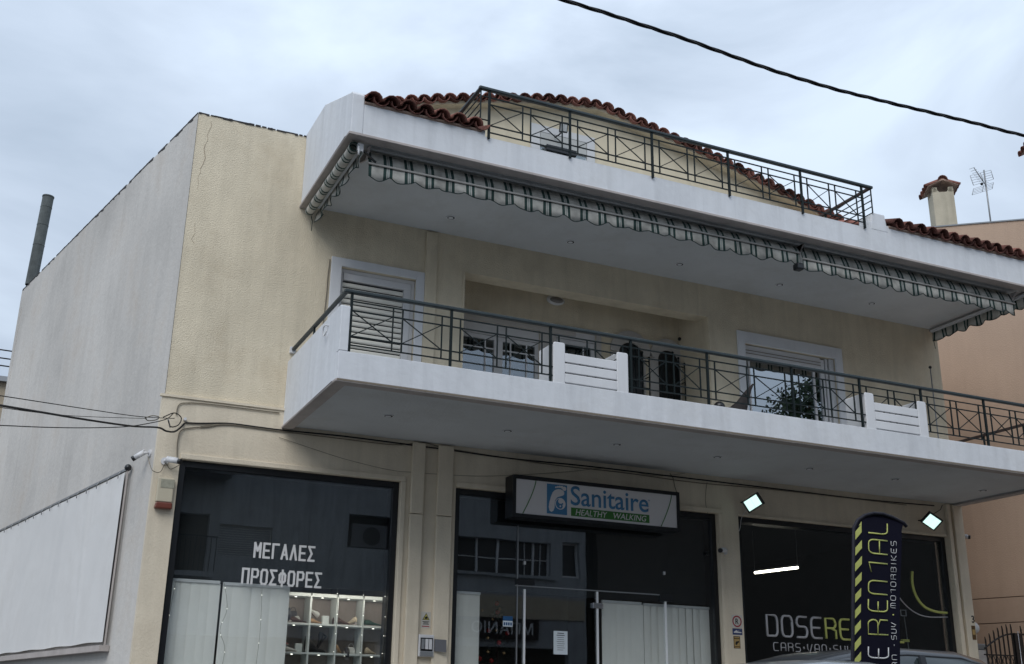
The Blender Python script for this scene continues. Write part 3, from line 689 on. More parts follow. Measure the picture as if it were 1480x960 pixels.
ld = bpy.data.lights.new('shelf_fill', 'AREA'); ld.energy = 3.6; ld.size = 1.4; ld.shape = 'RECTANGLE'; ld.size_y = .05; ld.color = (1, .93, .82)  # unseen area light, added in place of the spot bulbs' own output
lo = bpy.data.objects.new('shelf_fill', ld); COL.objects.link(lo); lo.parent = sh; lo.location = Vector((4.2, 14.22, 2.52))-Vector(sh.location); lo.rotation_euler = (R(62), 0, 0)
SHC = {'white': (.55, .55, .53), 'black': (.012, .012, .014), 'charcoal': (.06, .06, .07), 'tan': (.42, .27, .16), 'green': (.02, .06, .045), 'brown': (.07, .035, .03), 'pink': (.42, .16, .17), 'cream': (.5, .42, .32)}
SHM = {k: pmat('shoe_'+k, c, .5, var=.1, vscale=20) for k, c in SHC.items()}
solem = pmat('shoe_sole', (.35, .32, .3), .7)
def shoe(cx, z, col, kind, rot, label, tilt=0, sc=1.0):
    t = thing('shoe', label, 'shoe', (cx, SY+.13, z), 'shoes shown on the lit shelves')
    Ls, Wd = .25*sc, .085*sc
    st = [(-.5, .55, .0, .75), (-.42, .9, .0, 1.0), (-.2, .8, .0, .95), (0, .85, .0, .62), (.2, 1, .0, .42), (.38, .85, .0, .3), (.5, .3, .0, .16)]
    H = {'sneaker': .10, 'boot': .17, 'flat': .07, 'heel': .10}[kind]*sc
    v = []; f = []; n = 8
    for (u, wv, z0, hh) in st:
        lift = (.05*sc*max(0, .1-u) if kind == 'heel' else 0)*1.2
        hgt = H*hh if kind != 'boot' else (H*(1 if u < -.05 else hh*.55))
        for k in range(n):
            a = 2*math.pi*k/n; v.append((u*Ls, math.cos(a)*Wd/2*wv*(1 if math.sin(a) < .3 else .6), .012+lift+hgt*(.5+.5*math.sin(a))))
    for i in range(len(st)-1):
        for k in range(n): f.append((i*n+k, i*n+(k+1) % n, (i+1)*n+(k+1) % n, (i+1)*n+k))
    f += [tuple(range(n))[::-1], tuple((len(st)-1)*n+k for k in range(n))]
    loc = Vector(t.location)
    up_ = MB().add([Vector(p)+loc for p in v], f, True).build('upper', SHM[col], t)
    s = MB(); pl = [(-.5, .55), (-.42, .95), (-.1, .8), (.2, 1.05), (.4, .85), (.5, .3)]
    P = [(u*Ls*1.03, w_*Wd/2*1.05, 0) for u, w_ in pl]+[(u*Ls*1.03, -w_*Wd/2*1.05, 0) for u, w_ in pl[::-1]]
    s.prism([Vector(p)+loc for p in P], (0, 0, .013*sc)); 
    if kind == 'heel': s.box(loc.x-.5*Ls, loc.x-.42*Ls, loc.y-.012, loc.y+.012, loc.z, loc.z+.06*sc)
    s.build('sole', solem if col != 'black' else SHM['black'], t)
    t.rotation_euler = (0, -tilt, rot)
shoe(3.55, 2.175, 'charcoal', 'boot', R(100), 'charcoal ankle boot standing at the left end of the top shelf')
shoe(3.65, 2.172, 'white', 'sneaker', R(200), 'white sneaker in front of the dark bag on the top left shelf', 0, .85)
shoe(3.73, 2.172, 'brown', 'flat', R(10), 'dark flat shoe in the top left shelf box beside the white sneaker')
shoe(3.96, 2.172, 'tan', 'flat', R(20), 'low tan shoe in the second box of the top shelf', 0, .85)
shoe(4.30, 2.172, 'brown', 'sneaker', R(10), 'dark brown lace-up shoe in the third box of the top shelf')
shoe(4.42, 2.172, 'cream', 'heel', R(130), 'beige heeled shoe at the right side of the third top box', 0, .8)
shoe(4.74, 2.172, 'green', 'flat', R(5), 'dark green flat shoe in the right-hand box of the top shelf', 0, 1.1)
shoe(3.60, 1.812, 'white', 'sneaker', R(-15), 'white sneaker lying in the left box of the second shelf')
shoe(3.97, 1.812, 'black', 'boot', R(5), 'tall black boot in the second box of the second shelf', 0, 1.15)
shoe(4.28, 1.812, 'tan', 'heel', R(60), 'tan heeled sandal in the third box of the second shelf', 0, .8)
shoe(4.40, 1.812, 'charcoal', 'heel', R(80), 'charcoal court shoe standing upright in the third box of the second shelf', R(50), .8)
shoe(4.72, 1.812, 'cream', 'sneaker', R(30), 'cream shoe in the right-hand box of the second shelf', 0, .8)
shoe(4.06, 1.95, 'black', 'heel', R(180), 'black strapped heel raised on a clear stand in the second shelf', R(-55), .75)
shoe(3.57, 1.90, 'pink', 'flat', R(40), 'pink shoe raised above the white sneaker on the second shelf', 0, .6)
shoe(3.90, 2.30, 'white', 'sneaker', R(190), 'white trainer raised on a stand in the second top box', R(40), .7)
for xx, zz, lb in ((4.08, 2.172, 'small pale gift box in the second box of the top shelf'), (3.75, 1.812, 'small white gift box in the left box of the second shelf')):
    tag(MB().box(xx-.045, xx+.045, SY+.1, SY+.17, zz, zz+.11).build('gift_box', shw, None, (xx, SY+.13, zz), bevel=.006), lb, 'box', 'small white boxes among the shoes')
for xx, zz, cl, lb in ((3.66, 2.24, 'charcoal', 'dark handbag behind the white sneaker on the top shelf'), (4.47, 1.812, 'white', 'small white handbag in the third box of the second shelf')):
    t = thing('handbag', lb, 'handbag', (xx, SY+.2, zz), 'handbags on the lit shelves')
    MB().prism([(xx-.06, SY+.16, zz), (xx+.06, SY+.16, zz), (xx+.045, SY+.16, zz+.09), (xx-.045, SY+.16, zz+.09)], (0, .05, 0)).build('bag_body', SHM[cl], t, bevel=.01)
    MB().tube([(xx+.035*math.cos(math.pi*k/8), SY+.185, zz+.088+.05*math.sin(math.pi*k/8)) for k in range(9)], .004, 5).build('handle', SHM[cl], t)
# string lights inside the left window
fairym = pmat('fairy_bulb', (1, 1, 1), .5, emit=(1, .95, .85), es=1.6)
def string_lights(pts, label, n):
    t = thing('string_lights', label, 'string lights', pts[0], 'strings of tiny lights in the left shop window')
    P = smooth_line(pts, 8); MB().tube(P, .0022, 4).build('wire', cable_tan, t)
    for k in range(n):
        i = int((k+.5)/n*(len(P)-1)); MB().ball(P[i], .0055, 6, 4).build('bulb', fairym, t)
LY = FY+.105
string_lights([(2.03, LY, 2.55), (2.00, LY, 2.2), (1.96, LY, 1.7), (1.93, LY, 1.2)], 'string of tiny lights hanging at the left end of the left shop window', 4)
string_lights([(2.60, LY, 2.55), (2.66, LY, 2.25), (2.60, LY, 2.0), (2.68, LY, 1.75), (2.6, LY, 1.2)], 'string of tiny lights hanging in the gap between the two left blinds', 6)
string_lights([(3.06, LY, 2.53), (3.08, LY, 2.0), (3.06, LY, 1.5), (3.05, LY, 1.2)], 'string of tiny lights hanging in front of the blind beside the shelves', 6)
for i, xx in enumerate((4.03, 4.37, 4.66, 4.72-.0+.06)):
    string_lights([(xx-.02, LY, 2.57), (xx, LY, 2.2), (xx-.015, LY, 1.8), (xx, LY, 1.2)], ['string of tiny lights crossing the second column of shoe boxes', 'string of tiny lights crossing the third column of shoe boxes', 'string of tiny lights just left of the last window frame', 'string of tiny lights hanging nearest the right window frame'][i], 5)

# vinyl lettering on the left shop window
GK = {'Μ': [(0, 0, 0, 1), (0, 1, .5, .45), (.5, .45, 1, 1), (1, 1, 1, 0)], 'Ε': [(0, 0, 0, 1), (0, 1, 1, 1), (0, .5, .85, .5), (0, 0, 1, 0)], 'Γ': [(0, 0, 0, 1), (0, 1, 1, 1)],
      'Α': [(0, 0, .5, 1), (.5, 1, 1, 0), (.2, .3, .8, .3)], 'Λ': [(0, 0, .5, 1), (.5, 1, 1, 0)], 'Σ': [(1, 1, 0, 1), (0, 1, .55, .5), (.55, .5, 0, 0), (0, 0, 1, 0)], 'Π': [(0, 0, 0, 1), (0, 1, 1, 1), (1, 1, 1, 0)],
      'Ρ': [(0, 0, 0, 1), (0, 1, .8, 1), (.8, 1, 1, .88), (1, .88, 1, .6), (1, .6, .8, .46), (.8, .46, 0, .46)], 'Ο': [(.2, 0, .8, 0), (.8, 0, 1, .15), (1, .15, 1, .85), (1, .85, .8, 1), (.8, 1, .2, 1), (.2, 1, 0, .85), (0, .85, 0, .15), (0, .15, .2, 0)],
      'Φ': [(.5, -.05, .5, 1.05), (.2, .2, .8, .2), (.8, .2, 1, .32), (1, .32, 1, .7), (1, .7, .8, .82), (.8, .82, .2, .82), (.2, .82, 0, .7), (0, .7, 0, .32), (0, .32, .2, .2)]}
def block_word(txt, x0, x1, z0, z1, y, th, label):
    t = thing('window_lettering', label, 'lettering', (x0, y, z0), 'two words lettered on the left shop window'); n = len(txt); pitch_ = (x1-x0)/n; w_ = pitch_*.84-th
    for i, ch in enumerate(txt):
        m = MB(); ox = x0+pitch_*(i+.08)+th/2
        for k, (a, b, c, d) in enumerate(GK[ch]):
            A_ = Vector((ox+a*w_, y-.0006*k, z0+th/2+b*(z1-z0-th))); C_ = Vector((ox+c*w_, y-.0006*k, z0+th/2+d*(z1-z0-th))); e_ = (C_-A_).normalized()*th*.42
            m.bar(A_-e_, C_+e_, th, .003, (0, 1, 0))
        m.build('letter', letterw, t, recalc=False)
block_word('ΜΕΓΑΛΕΣ', 2.90, 3.69, 2.87, 3.065, FY+.066, .026, 'white Greek lettering ΜΕΓΑΛΕΣ on the dark left shop window')
block_word('ΠΡΟΣΦΟΡΕΣ', 2.78, 3.80, 2.55, 2.745, FY+.066, .026, 'white Greek lettering ΠΡΟΣΦΟΡΕΣ just above the shoe shelves')

# shop name board
sb = thing('shop_sign', 'white light box sign in a black frame reading Sanitaire, healthy walking', 'sign', (7.7, 13.5, 3.66))
sy = 13.5
w = MB(); frame(w, 6.24, 8.90, 3.605, 4.175, sy, FY-.05, .05); w.box(6.29, 8.85, sy+.05, FY-.05, 3.655, 4.125); w.build('sign_frame', blackm, sb, bevel=.004)
for xx in (6.7, 8.5): MB().box(xx-.02, xx+.02, FY-.049, FY-.031, 3.7, 4.1).build('wall_bracket', greymetal, sb)
fc = MB().box(6.291, 8.849, sy+.012, sy+.049, 3.656, 4.124).build('sign_face', signwhite, sb)
y = sy+.011
MB().box(6.758, 7.068, y-.002, y, 3.69, 4.10).build('logo_square', blue, sb)
# white footprint with a yin-yang heel
ft = [(.86, .74), (.82, .80), (.70, .845), (.55, .85), (.40, .81), (.28, .72), (.20, .58), (.12, .38), (.09, .22), (.13, .10), (.22, .06), (.31, .10), (.37, .20), (.38, .34), (.40, .46), (.50, .56), (.62, .60), (.74, .63), (.84, .67)]
lx, lz, lw, lh = 6.758, 3.69, .31, .41
MB().prism([(lx+a*lw, y-.0025, lz+b*lh) for a, b in ft], (0, -.003, 0)).build('foot_mark', signwhite, sb)
m = MB()
for a, b, r_ in ((.86, .88, .030), (.74, .925, .020), (.63, .93, .017), (.53, .92, .015), (.44, .90, .013)): m.disc((lx+a*lw, y-.0025, lz+b*lh), (0, -1, 0), r_, .003, 12)
m.disc((lx+.66*lw, y-.0025, lz+.36*lh), (0, -1, 0), .080, .003, 24); m.build('foot_mark', signwhite, sb)
cx, cz, rr = lx+.66*lw, lz+.36*lh, .070
yy = [(cx+rr*math.cos(R(a)), cz+rr*math.sin(R(a))) for a in range(90, 271, 15)]
yy += [(cx+rr/2*math.cos(R(a)), cz-rr/2+rr/2*math.sin(R(a))) for a in range(-90, 91, 20)][::1]
yy += [(cx-rr/2*math.cos(R(a-90))*1.0, cz+rr/2+rr/2*math.sin(R(a-90))) for a in range(0, 181, 20)]
MB().prism([(a, y-.006, b) for a, b in yy], (0, -.0015, 0)).build('whirl_mark', blue, sb)
m = MB().disc((cx-.002, y-.0076, cz-rr/2), (0, -1, 0), .013, .0015, 10); m.build('whirl_mark', signwhite, sb)
MB().disc((cx+.03, y-.006, cz+.0), (0, -1, 0), .013, .0015, 10).build('whirl_mark', blue, sb)
text_obj('name_lettering', 'Sanitaire', 7.125, 8.375, 3.835, 4.105, y, blue, sb, .004, bold=.008)
text_obj('registered_mark', '®', 8.375, 8.40, 4.0, 4.025, y, blue, sb, .002)
MB().box(7.13, 8.385, y-.002, y, 3.688, 3.803).build('green_strip', green, sb)
text_obj('strap_lettering', 'HEALTHY', 7.20, 7.70, 3.705, 3.785, y-.0021, signwhite, sb, .003, shear=.2); text_obj('strap_lettering', 'WALKING', 7.80, 8.335, 3.705, 3.785, y-.0021, signwhite, sb, .003, shear=.2)
for (xa, xb) in ((6.589, 6.395), (8.768, 8.577)):
    P = [(xa+(xb-xa)*(t/8)**1.35, y-.001, 4.122-(4.122-3.66)*t/8) for t in range(9)]
    MB().tube(P, .0065, 5).build('green_curve', green, sb)

# floodlights, cameras, alarm box, electricity box, stickers
fem = pmat('floodlight_led', (1, 1, 1), .4, emit=(.66, 1.0, .92), es=.98)
def floodlight(loc, aim, w, h, label, lit=True, wdir=None):
    loc = Vector(loc); t = thing('floodlight', label, 'floodlight', loc, 'floodlights on the building')
    q = Vector(aim).to_track_quat('Y', 'Z').to_matrix()
    if wdir:
        Yd = Vector(aim).normalized(); Xd = Vector(wdir); Xd = (Xd-Yd*Xd.dot(Yd)).normalized(); Zd = Xd.cross(Yd); q = Matrix((Xd, Yd, Zd)).transposed()
    def P(a): return loc+q@Vector(a)
    m = MB(); m.add([P(a) for a in [(x, y, z) for x in (-w/2, w/2) for y in (-.045, 0) for z in (-h/2, h/2)]], [(0, 1, 3, 2), (4, 6, 7, 5), (0, 4, 5, 1), (2, 3, 7, 6), (0, 2, 6, 4), (1, 5, 7, 3)]); m.build('housing', blackm, t, bevel=.006)
    m = MB(); k = .40
    for s in (-1, 1): 
        xa = s*w*k/2+ (0)
        m.add([P(a) for a in [(x, y, z) for x in (xa-w*k/2+.002, xa+w*k/2-.002) for y in (.0005, .004) for z in (-h*k, h*k)]], [(0, 1, 3, 2), (4, 6, 7, 5), (0, 4, 5, 1), (2, 3, 7, 6), (0, 2, 6, 4), (1, 5, 7, 3)])
    m.build('lens', fem if lit else glassgrey, t)
    m = MB(); 
    for k in range(5): m.add([P(a) for a in [(x, y, z) for x in (-w*.4+k*w*.2-.004, -w*.4+k*w*.2+.004) for y in (-.065, -.0455) for z in (-h*.35, h*.35)]], [(0, 1, 3, 2), (4, 6, 7, 5), (0, 4, 5, 1), (2, 3, 7, 6), (0, 2, 6, 4), (1, 5, 7, 3)])
    m.build('cooling_fin', blackm, t)
    m = MB(); a = P((0, -.05, -h*.3)); m.tube([a, Vector((loc.x, (a.y+FY-.03)/2, a.z-.02)), Vector((loc.x-.02, FY-.031, a.z-.02))], .012, 6); m.build('bracket', blackm, t)
glassgrey = pmat('unlit_lens', (.42, .44, .45), .3)
def fl_at(px, py, y): return at(px, py, y)
floodlight(at(1088, 727, 13.5), (-.80, -.45, -.32), .30, .20, 'lit floodlight over the pier between the middle shop and the right shop', wdir=(.45, -.75, .42))
floodlight(at(1347, 754, 13.5), (-.40, -.62, -.55), .28, .23, 'lit floodlight at the right end of the lintel near the building corner', wdir=(.75, -.1, -.42))
floodlight(at(815, 184, 13.5), (-.2, -.9, -.3), .13, .16, 'unlit silver floodlight on the penthouse wall above the terrace window', False)
MB().tube([at(1347, 752, 13.55)+Vector((.05, .2, .05)), (14.2, FY-.05, 4.42), (14.25, FY-.05, 4.5)], .006, 5).build('supply_wire', cable, bpy.data.objects['floodlight.001'])

def camera(mount, nrm, direction, label, ln=.17, base='bullet_camera'):
    mount = Vector(mount); t = thing('security_camera', label, 'camera', mount, 'white security cameras'); nrm = Vector(nrm).normalized(); d = Vector(direction).normalized()
    MB().disc(mount, nrm, .045, .02, 16).build('mount', alum, t)
    j = mount+nrm*.06; MB().tube([mount+nrm*.02, j, j+d*.03+Vector((0, 0, .01))], .014, 8).build('arm', alum, t)
    a = j+d*.02+Vector((0, 0, .015)); MB().tube([a, a+d*ln], .032, 12).build('body', alum, t)
    MB().tube([a+d*ln, a+d*(ln+.035)], .033, 12).build('lens_hood', blackm, t)
    m = MB(); m.tube([a+d*.0+Vector((0, 0, .034)), a+d*(ln-.01)+Vector((0, 0, .033))], .008, 8); m.build('sun_shield', alum, t)
c0 = gp(.26, 4.07, 0.003)
camera(c0, (-gdy, gdx, 0), (gdx*.95-.15, gdy*.5-.35, -.25), 'white security camera on the grey flank wall above the tarpaulin corner', .13)
camera((1.72, FY-.031, 3.93), (0, -1, 0), (.62, -.55, -.16), 'white security camera on the front corner pier above the alarm box')
camera((9.83, FY-.031, 3.42), (0, -1, 0), (-.9, -.3, -.12), 'white security camera on the pier at the right side of the middle shopfront', .12)
camera((14.64, FY+.06, 4.02), (1, 0, 0), (.5, -.6, -.15), 'white security camera on the right corner of the building looking along the alley', .10)
t = thing('camera_cable', 'thin grey cable looped between the two cameras at the left corner', 'cable', (1.65, FY-.06, 3.8))
MB().tube(smooth_line([c0+Vector((-.03, -.03, -.05)), (1.58, FY-.10, 3.80), (1.68, FY-.07, 3.79), (1.73, FY-.06, 3.9), (1.80, FY-.05, 3.84), (1.9, FY-.1, 3.9)]), .005, 5).build('cable', cable_tan, t)

ab = thing('alarm_box', 'cream burglar alarm siren box with a red strobe cover at the left shop corner', 'alarm', (1.74, FY-.03, 3.33))
MB().prism([(1.665, FY-.032, 3.43), (1.855, FY-.032, 3.43), (1.855, FY-.032, 3.72), (1.665, FY-.032, 3.72)], (0, -.07, 0)).build('case', pmat('alarm_cream', (.5, .45, .34), .5), ab, bevel=.012)
MB().box(1.70, 1.855, FY-.1065, FY-.1025, 3.60, 3.70).build('label_plate', pmat('faded_label', (.33, .32, .25), .6, var=.2, vscale=30), ab)
MB().prism([(1.655, FY-.034, 3.35), (1.86, FY-.034, 3.35), (1.855, FY-.034, 3.425), (1.67, FY-.034, 3.425)], (0, -.085, 0)).build('strobe_cover', pmat('alarm_red', (.15, .04, .025), .4), ab, bevel=.014)

eb = thing('electricity_box', 'open grey electricity meter box with its smoky cover swung out on the pier', 'meter box', (5.17, FY-.03, 1.76))
MB().box(5.055, 5.26, FY-.10, FY-.031, 1.77, 2.04).build('box_body', alum, eb, bevel=.008)
MB().box(5.075, 5.24, FY-.108, FY-.101, 1.84, 2.0).build('recess', blackm, eb)
for k, cm in ((0, greymetal), (1, alum), (2, alum)): MB().box(5.085+.05*k, 5.125+.05*k, FY-.125, FY-.1085, 1.86, 1.985).build('breaker', cm, eb, bevel=.004)
MB().box(5.07, 5.245, FY-.115, FY-.1005, 1.775, 1.832).build('lower_cover', greymetal, eb, bevel=.004)
MB().prism([(5.262, FY-.1, 1.84), (5.262, FY-.1, 1.99), (5.40, FY-.17, 1.98), (5.40, FY-.17, 1.83)], (.003, .006, 0)).build('cover', pmat('smoky_cover', (.1, .1, .11), .25), eb)

st = thing('warning_sticker', 'white alarm warning notice with a yellow triangle on the pier above the meter box', 'notice', (5.155, FY-.03, 2.12))
MB().box(5.095, 5.225, FY-.034, FY-.0305, 2.125, 2.325).build('sheet', pmat('notice_white', (.55, .53, .48), .6), st)
MB().prism([(5.112, FY-.0345, 2.225), (5.212, FY-.0345, 2.225), (5.162, FY-.0345, 2.312)], (0, -.001, 0)).build('triangle_border', blackm, st)
MB().prism([(5.124, FY-.0358, 2.231), (5.200, FY-.0358, 2.231), (5.162, FY-.0358, 2.299)], (0, -.001, 0)).build('triangle', pmat('yellow_print', (.5, .45, .12), .6), st)
MB().prism([(5.14, FY-.0371, 2.238), (5.182, FY-.0371, 2.238), (5.182, FY-.0371, 2.258), (5.165, FY-.0371, 2.272), (5.148, FY-.0371, 2.262)], (0, -.001, 0)).build('dog_print', blackm, st)
for zz, a, b in ((2.203, 5.115, 5.21), (2.188, 5.13, 5.195), (2.173, 5.12, 5.205)): MB().box(a, b, FY-.0352, FY-.0342, zz-.004, zz+.004).build('print_line', blackm, st)
MB().box(5.11, 5.21, FY-.0352, FY-.0342, 2.14, 2.152).build('print_line', pmat('red_print', (.3, .03, .04), .6), st)

py = FY-.031
ns = thing('no_parking_sign', 'round no parking sticker, black R in a red ring, on the right pier', 'sign', (9.98, py, 2.4))
ns_z = 2.42
MB().box(9.90, 10.085, py-.003, py-.0005, 2.335, 2.515).build('sheet', MATS['notice_white'], ns)
m = MB(); n = 24
for k in range(n):
    a, b = 2*math.pi*k/n, 2*math.pi*(k+1)/n; c = (9.99, 2.425)
    m.prism([(c[0]+r*math.cos(t), py-.0035, c[1]+r*math.sin(t)) for r, t in ((.062, a), (.082, a), (.082, b), (.062, b))], (0, -.001, 0))
m.build('red_ring', MATS['red_print'], ns)
text_obj('letter', 'R', 9.962, 10.02, 2.385, 2.465, py-.0035, blackm, ns, .001, bold=.02)
ts = thing('tow_sign', 'small blue and white tow-away sticker under the round no parking sticker', 'sign', (9.98, py, 2.26))
MB().box(9.905, 10.075, py-.003, py-.0005, 2.235, 2.325).build('sheet', pmat('blue_print', (.03, .05, .14), .6), ts)
MB().prism([(9.925, py-.0035, 2.262), (10.06, py-.0035, 2.262), (10.06, py-.0035, 2.275), (9.995, py-.0035, 2.283), (9.97, py-.0035, 2.303), (9.945, py-.0035, 2.283), (9.925, py-.0035, 2.278)], (0, -.001, 0)).build('car_print', letterw, ts)
MB().bar((9.99, py-.0045, 2.295), (10.055, py-.0045, 2.312), .006, .002).build('hook_print', letterw, ts)
cs = thing('camera_notice', 'brown and yellow camera notice, lowest sticker on the right pier', 'sign', (9.98, py, 2.05))
MB().box(9.915, 10.03, py-.003, py-.0005, 2.045, 2.215).build('sheet', pmat('brown_print', (.10, .055, .02), .6), cs)
MB().box(9.925, 10.02, py-.0045, py-.0034, 2.075, 2.175).build('picture', pmat('ochre_print', (.40, .27, .10), .6), cs)
MB().prism([(9.94, py-.005, 2.10), (9.965, py-.005, 2.09), (9.985, py-.005, 2.12), (10.01, py-.005, 2.13), (10.005, py-.005, 2.15), (9.95, py-.005, 2.14)], (0, -.001, 0)).build('camera_print', blackm, cs)
MB().box(9.93, 10.015, py-.0045, py-.0034, 2.19, 2.203).build('print_line', MATS['ochre_print'], cs)
MB().box(9.93, 10.015, py-.0045, py-.0034, 2.053, 2.063).build('print_line', MATS['ochre_print'], cs)

# paper on the glass door, small opening hours sticker
pn = thing('paper_notice', 'white printed notice sheet taped inside the glass door', 'notice', (7.15, FY+.06, 1.87))
MB().box(7.045, 7.255, FY+.062, FY+.0665, 1.87, 2.175).build('sheet', pmat('paper', (.62, .68, .72), .7), pn)
for k, (a, b) in enumerate([(7.10, 7.20), (7.09, 7.21), (7.1, 7.2)]+[(7.10, 7.2), (7.09, 7.205), (7.1, 7.21), (7.095, 7.2), (7.1, 7.21), (7.1, 7.19)]):
    MB().box(a, b, FY+.0605, FY+.0615, 2.145-.027*k-.003, 2.145-.027*k+(.006 if k < 2 else .002)).build('print_line', MATS['charcoal'] if 'charcoal' in MATS else blackm, pn)
ps = thing('price_sticker', 'small blue and white sticker on the glass left of the door', 'sticker', (6.37, FY+.06, 2.22))
MB().box(6.29, 6.43, FY+.062, FY+.0665, 2.275, 2.335).build('blue_half', pmat('sticker_blue', (.02, .09, .22), .5), ps)
MB().box(6.29, 6.43, FY+.062, FY+.0665, 2.2, 2.2745).build('white_half', MATS['paper'], ps)
for k in range(4): MB().box(6.30+.032*k, 6.322+.032*k, FY+.0605, FY+.0615, 2.215, 2.255).build('digit', MATS['sticker_blue'], ps)

# Christmas tree inside
xt = thing('christmas_tree', 'Christmas tree with red and gold baubles inside the middle shop', 'christmas tree', (6.86, 15.3, .2))
ng = pmat('fir_green', (.02, .05, .03), .8, var=.4, vscale=8)
m = MB(); random.seed(5)
for k in range(1500):
    h = random.random()**.8; z = .6+h*2.0; r = .62*(1-h)+.04; a = random.uniform(0, 6.283); rr = r*math.sqrt(random.uniform(.3, 1)); c = Vector((6.86+rr*math.cos(a), 15.3+rr*math.sin(a), z))
    d = Vector((math.cos(a), math.sin(a), random.uniform(-.4, .3))).normalized(); s_ = d.cross(Vector((0, 0, 1))).normalized()*.012; L1 = random.uniform(.08, .16)
    m.add([c-s_, c+s_, c+d*L1+Vector((0, 0, random.uniform(-.02, .02)))], [(0, 1, 2)])
m.build('needles', ng, xt, recalc=False)
MB().tube([(6.86, 15.3, .2), (6.86, 15.3, 2.55)], .03, 8, r2=.008).build('trunk', SHM['brown'], xt)
redm = pmat('red_bauble', (.42, .02, .02), .2, metal=.3); goldm = pmat('gold_bauble', (.55, .36, .18), .25, metal=.6)
for k, (px, pyy, c) in enumerate([(718, 872, 0), (722, 880, 1), (719, 885, 0), (712, 895, 1), (706, 911, 0), (727, 899, 1), (721, 929, 0), (705, 922, 1), (728, 944, 1), (705, 942, 1), (693, 952, 0), (733, 915, 0), (697, 882, 1), (717, 911, 1), (710, 955, 0)]):
    p_ = at(px, pyy, 14.95+.12*(k % 3-1) - max(0, pyy-900)*.004); MB().ball(p_, .036 if c == 0 else .024, 10, 8).build('bauble', redm if c == 0 else goldm, xt)

# right shop: logo lettering on the glass, lit tube light inside
gy = FY+.066
rs = thing('window_lettering', 'rounded DOSERENTAL lettering in grey and lime over CARS VAN SUV on the right shop glass', 'lettering', (10.6, gy, 2.05))
U, V = Vector((1, 0, 0)), Vector((0, 0, 1))
m = MB(); strokes(m, 'DOSE', (10.60, gy, 2.255), U, V, .19, .30, .085, .034); m.build('grey_letters', lettergrey, rs)
m = MB(); strokes(m, 'RENTAL', (10.60+4*.275, gy, 2.255), U, V, .19, .30, .085, .034); m.build('lime_letters', letterg, rs)
m = MB(); strokes(m, 'CARS.VAN.SUV', (10.70, gy, 2.045), U, V, .085, .115, .050, .014, 5); m.build('small_letters', lettergrey, rs)
m = MB(); P = smooth_line([at(*p, gy) for p in ((1318.5, 826), (1319, 845), (1325, 863), (1336, 877), (1352, 884), (1369, 886))]); m.tube(P, .02, 6); m.build('lime_arc', letterg, rs)
m = MB(); P = smooth_line([at(*p, gy) for p in ((1297, 858), (1303, 868), (1316, 881), (1330, 889), (1345, 892), (1370, 892))]); m.tube(P, .009, 5); m.build('grey_arc', lettergrey, rs)
tl = thing('tube_light', 'lit fluorescent tube hanging inside the right shop', 'lamp', (11.7, 15, 3.4))
a, b = atz(1091, 828, 3.4), atz(1153, 820.5, 3.4)
MB().tube([a, b], .020, 8).build('tube', pmat('tube_glow', (1, 1, 1), .5, emit=(1, .93, .78), es=7), tl)
MB().bar(a+Vector((0, 0, .035)), b+Vector((0, 0, .035)), .06, .03).build('fitting', greymetal, tl)
for p_ in (a, b): MB().bar(p_+Vector((0, 0, .05)), p_+Vector((0, 0, .7)), .006).build('hanger', greymetal, tl)
cb = thing('card_holder', 'small framed card on a thin stand inside the right shop, beside the flag', 'sign stand', at(1310, 960, 14.3))
a = at(1306, 886, 14.3)
w = MB(); frame(w, a.x-.06, a.x+.06, a.z-.05, a.z+.05, 14.3, 14.31, .01); w.build('card_frame', lettergrey, cb)
MB().bar(a+Vector((.01, .005, -.052)), (a.x+.05, 14.305, a.z-.75), .012).build('stand', greymetal, cb)
MB().box(a.x-.09, a.x+.05, 14.28, 14.33, a.z-.46, a.z-.42).build('lime_block', letterg, cb)

# ------------------------------------------------------------------ advertising flag on the pavement edge
fy = 7.6
fg = thing('advertising_flag', 'tall navy feather flag with lime chevrons and DOSERENTAL, motorbikes lettering', 'flag', (6.95, fy, 0))
P = [(6.78, 1.2), (7.255, 1.2), (7.37, 2.74), (7.30, 2.80), (7.20, 2.845), (7.08, 2.865), (6.97, 2.85), (6.88, 2.80), (6.835, 2.73), (6.81, 2.64)]
P = [(at(x_, y_, fy).x, at(x_, y_, fy).z) for x_, y_ in ((1232, 985), (1300, 985), (1303, 765), (1306, 756), (1290, 748), (1276, 743), (1262, 742), (1250, 745), (1240, 752), (1234, 763))]
m = MB(); nn = 24
# cloth as a gently rippled sheet: rows between left and right edge
rows = []
import bisect
Lf = [P[0], P[9], P[8], P[7], P[6]]; Rg = [P[1], P[2], P[3], P[4], P[5], P[6]]
def edge(E, z):
    E = sorted(E, key=lambda t: t[1])
    for (a, b), (c, d) in zip(E, E[1:]):
        if b <= z <= d: return a+(c-a)*(z-b)/max(1e-6, d-b)
    return E[-1][0]
zt_, zb_ = P[6][1], P[0][1]
zs = [zb_+(zt_-.004-zb_)*k/60 for k in range(61)]
vs = []; fs = []; nc = 10
def fly(x, z): return fy+.006*math.sin(x*10+z*2.1)+.004*math.sin(z*7)
for z in zs:
    a, b = edge(Lf, z), edge(Rg, z)
    for c in range(nc+1): x = a+(b-a)*c/nc; vs.append((x, fly(x, z), z))
for i in range(60):
    for c in range(nc): q0 = i*(nc+1)+c; fs.append((q0, q0+1, q0+nc+2, q0+nc+1))
m.add(vs, fs, True); n0 = len(m.v); m.v += [v+Vector((0, .004, 0)) for v in m.v]; m.f += [tuple(j+n0 for j in f)[::-1] for f in m.f[:]]; m.sm += m.sm[:]
m.build('cloth', flagm, fg, recalc=False)
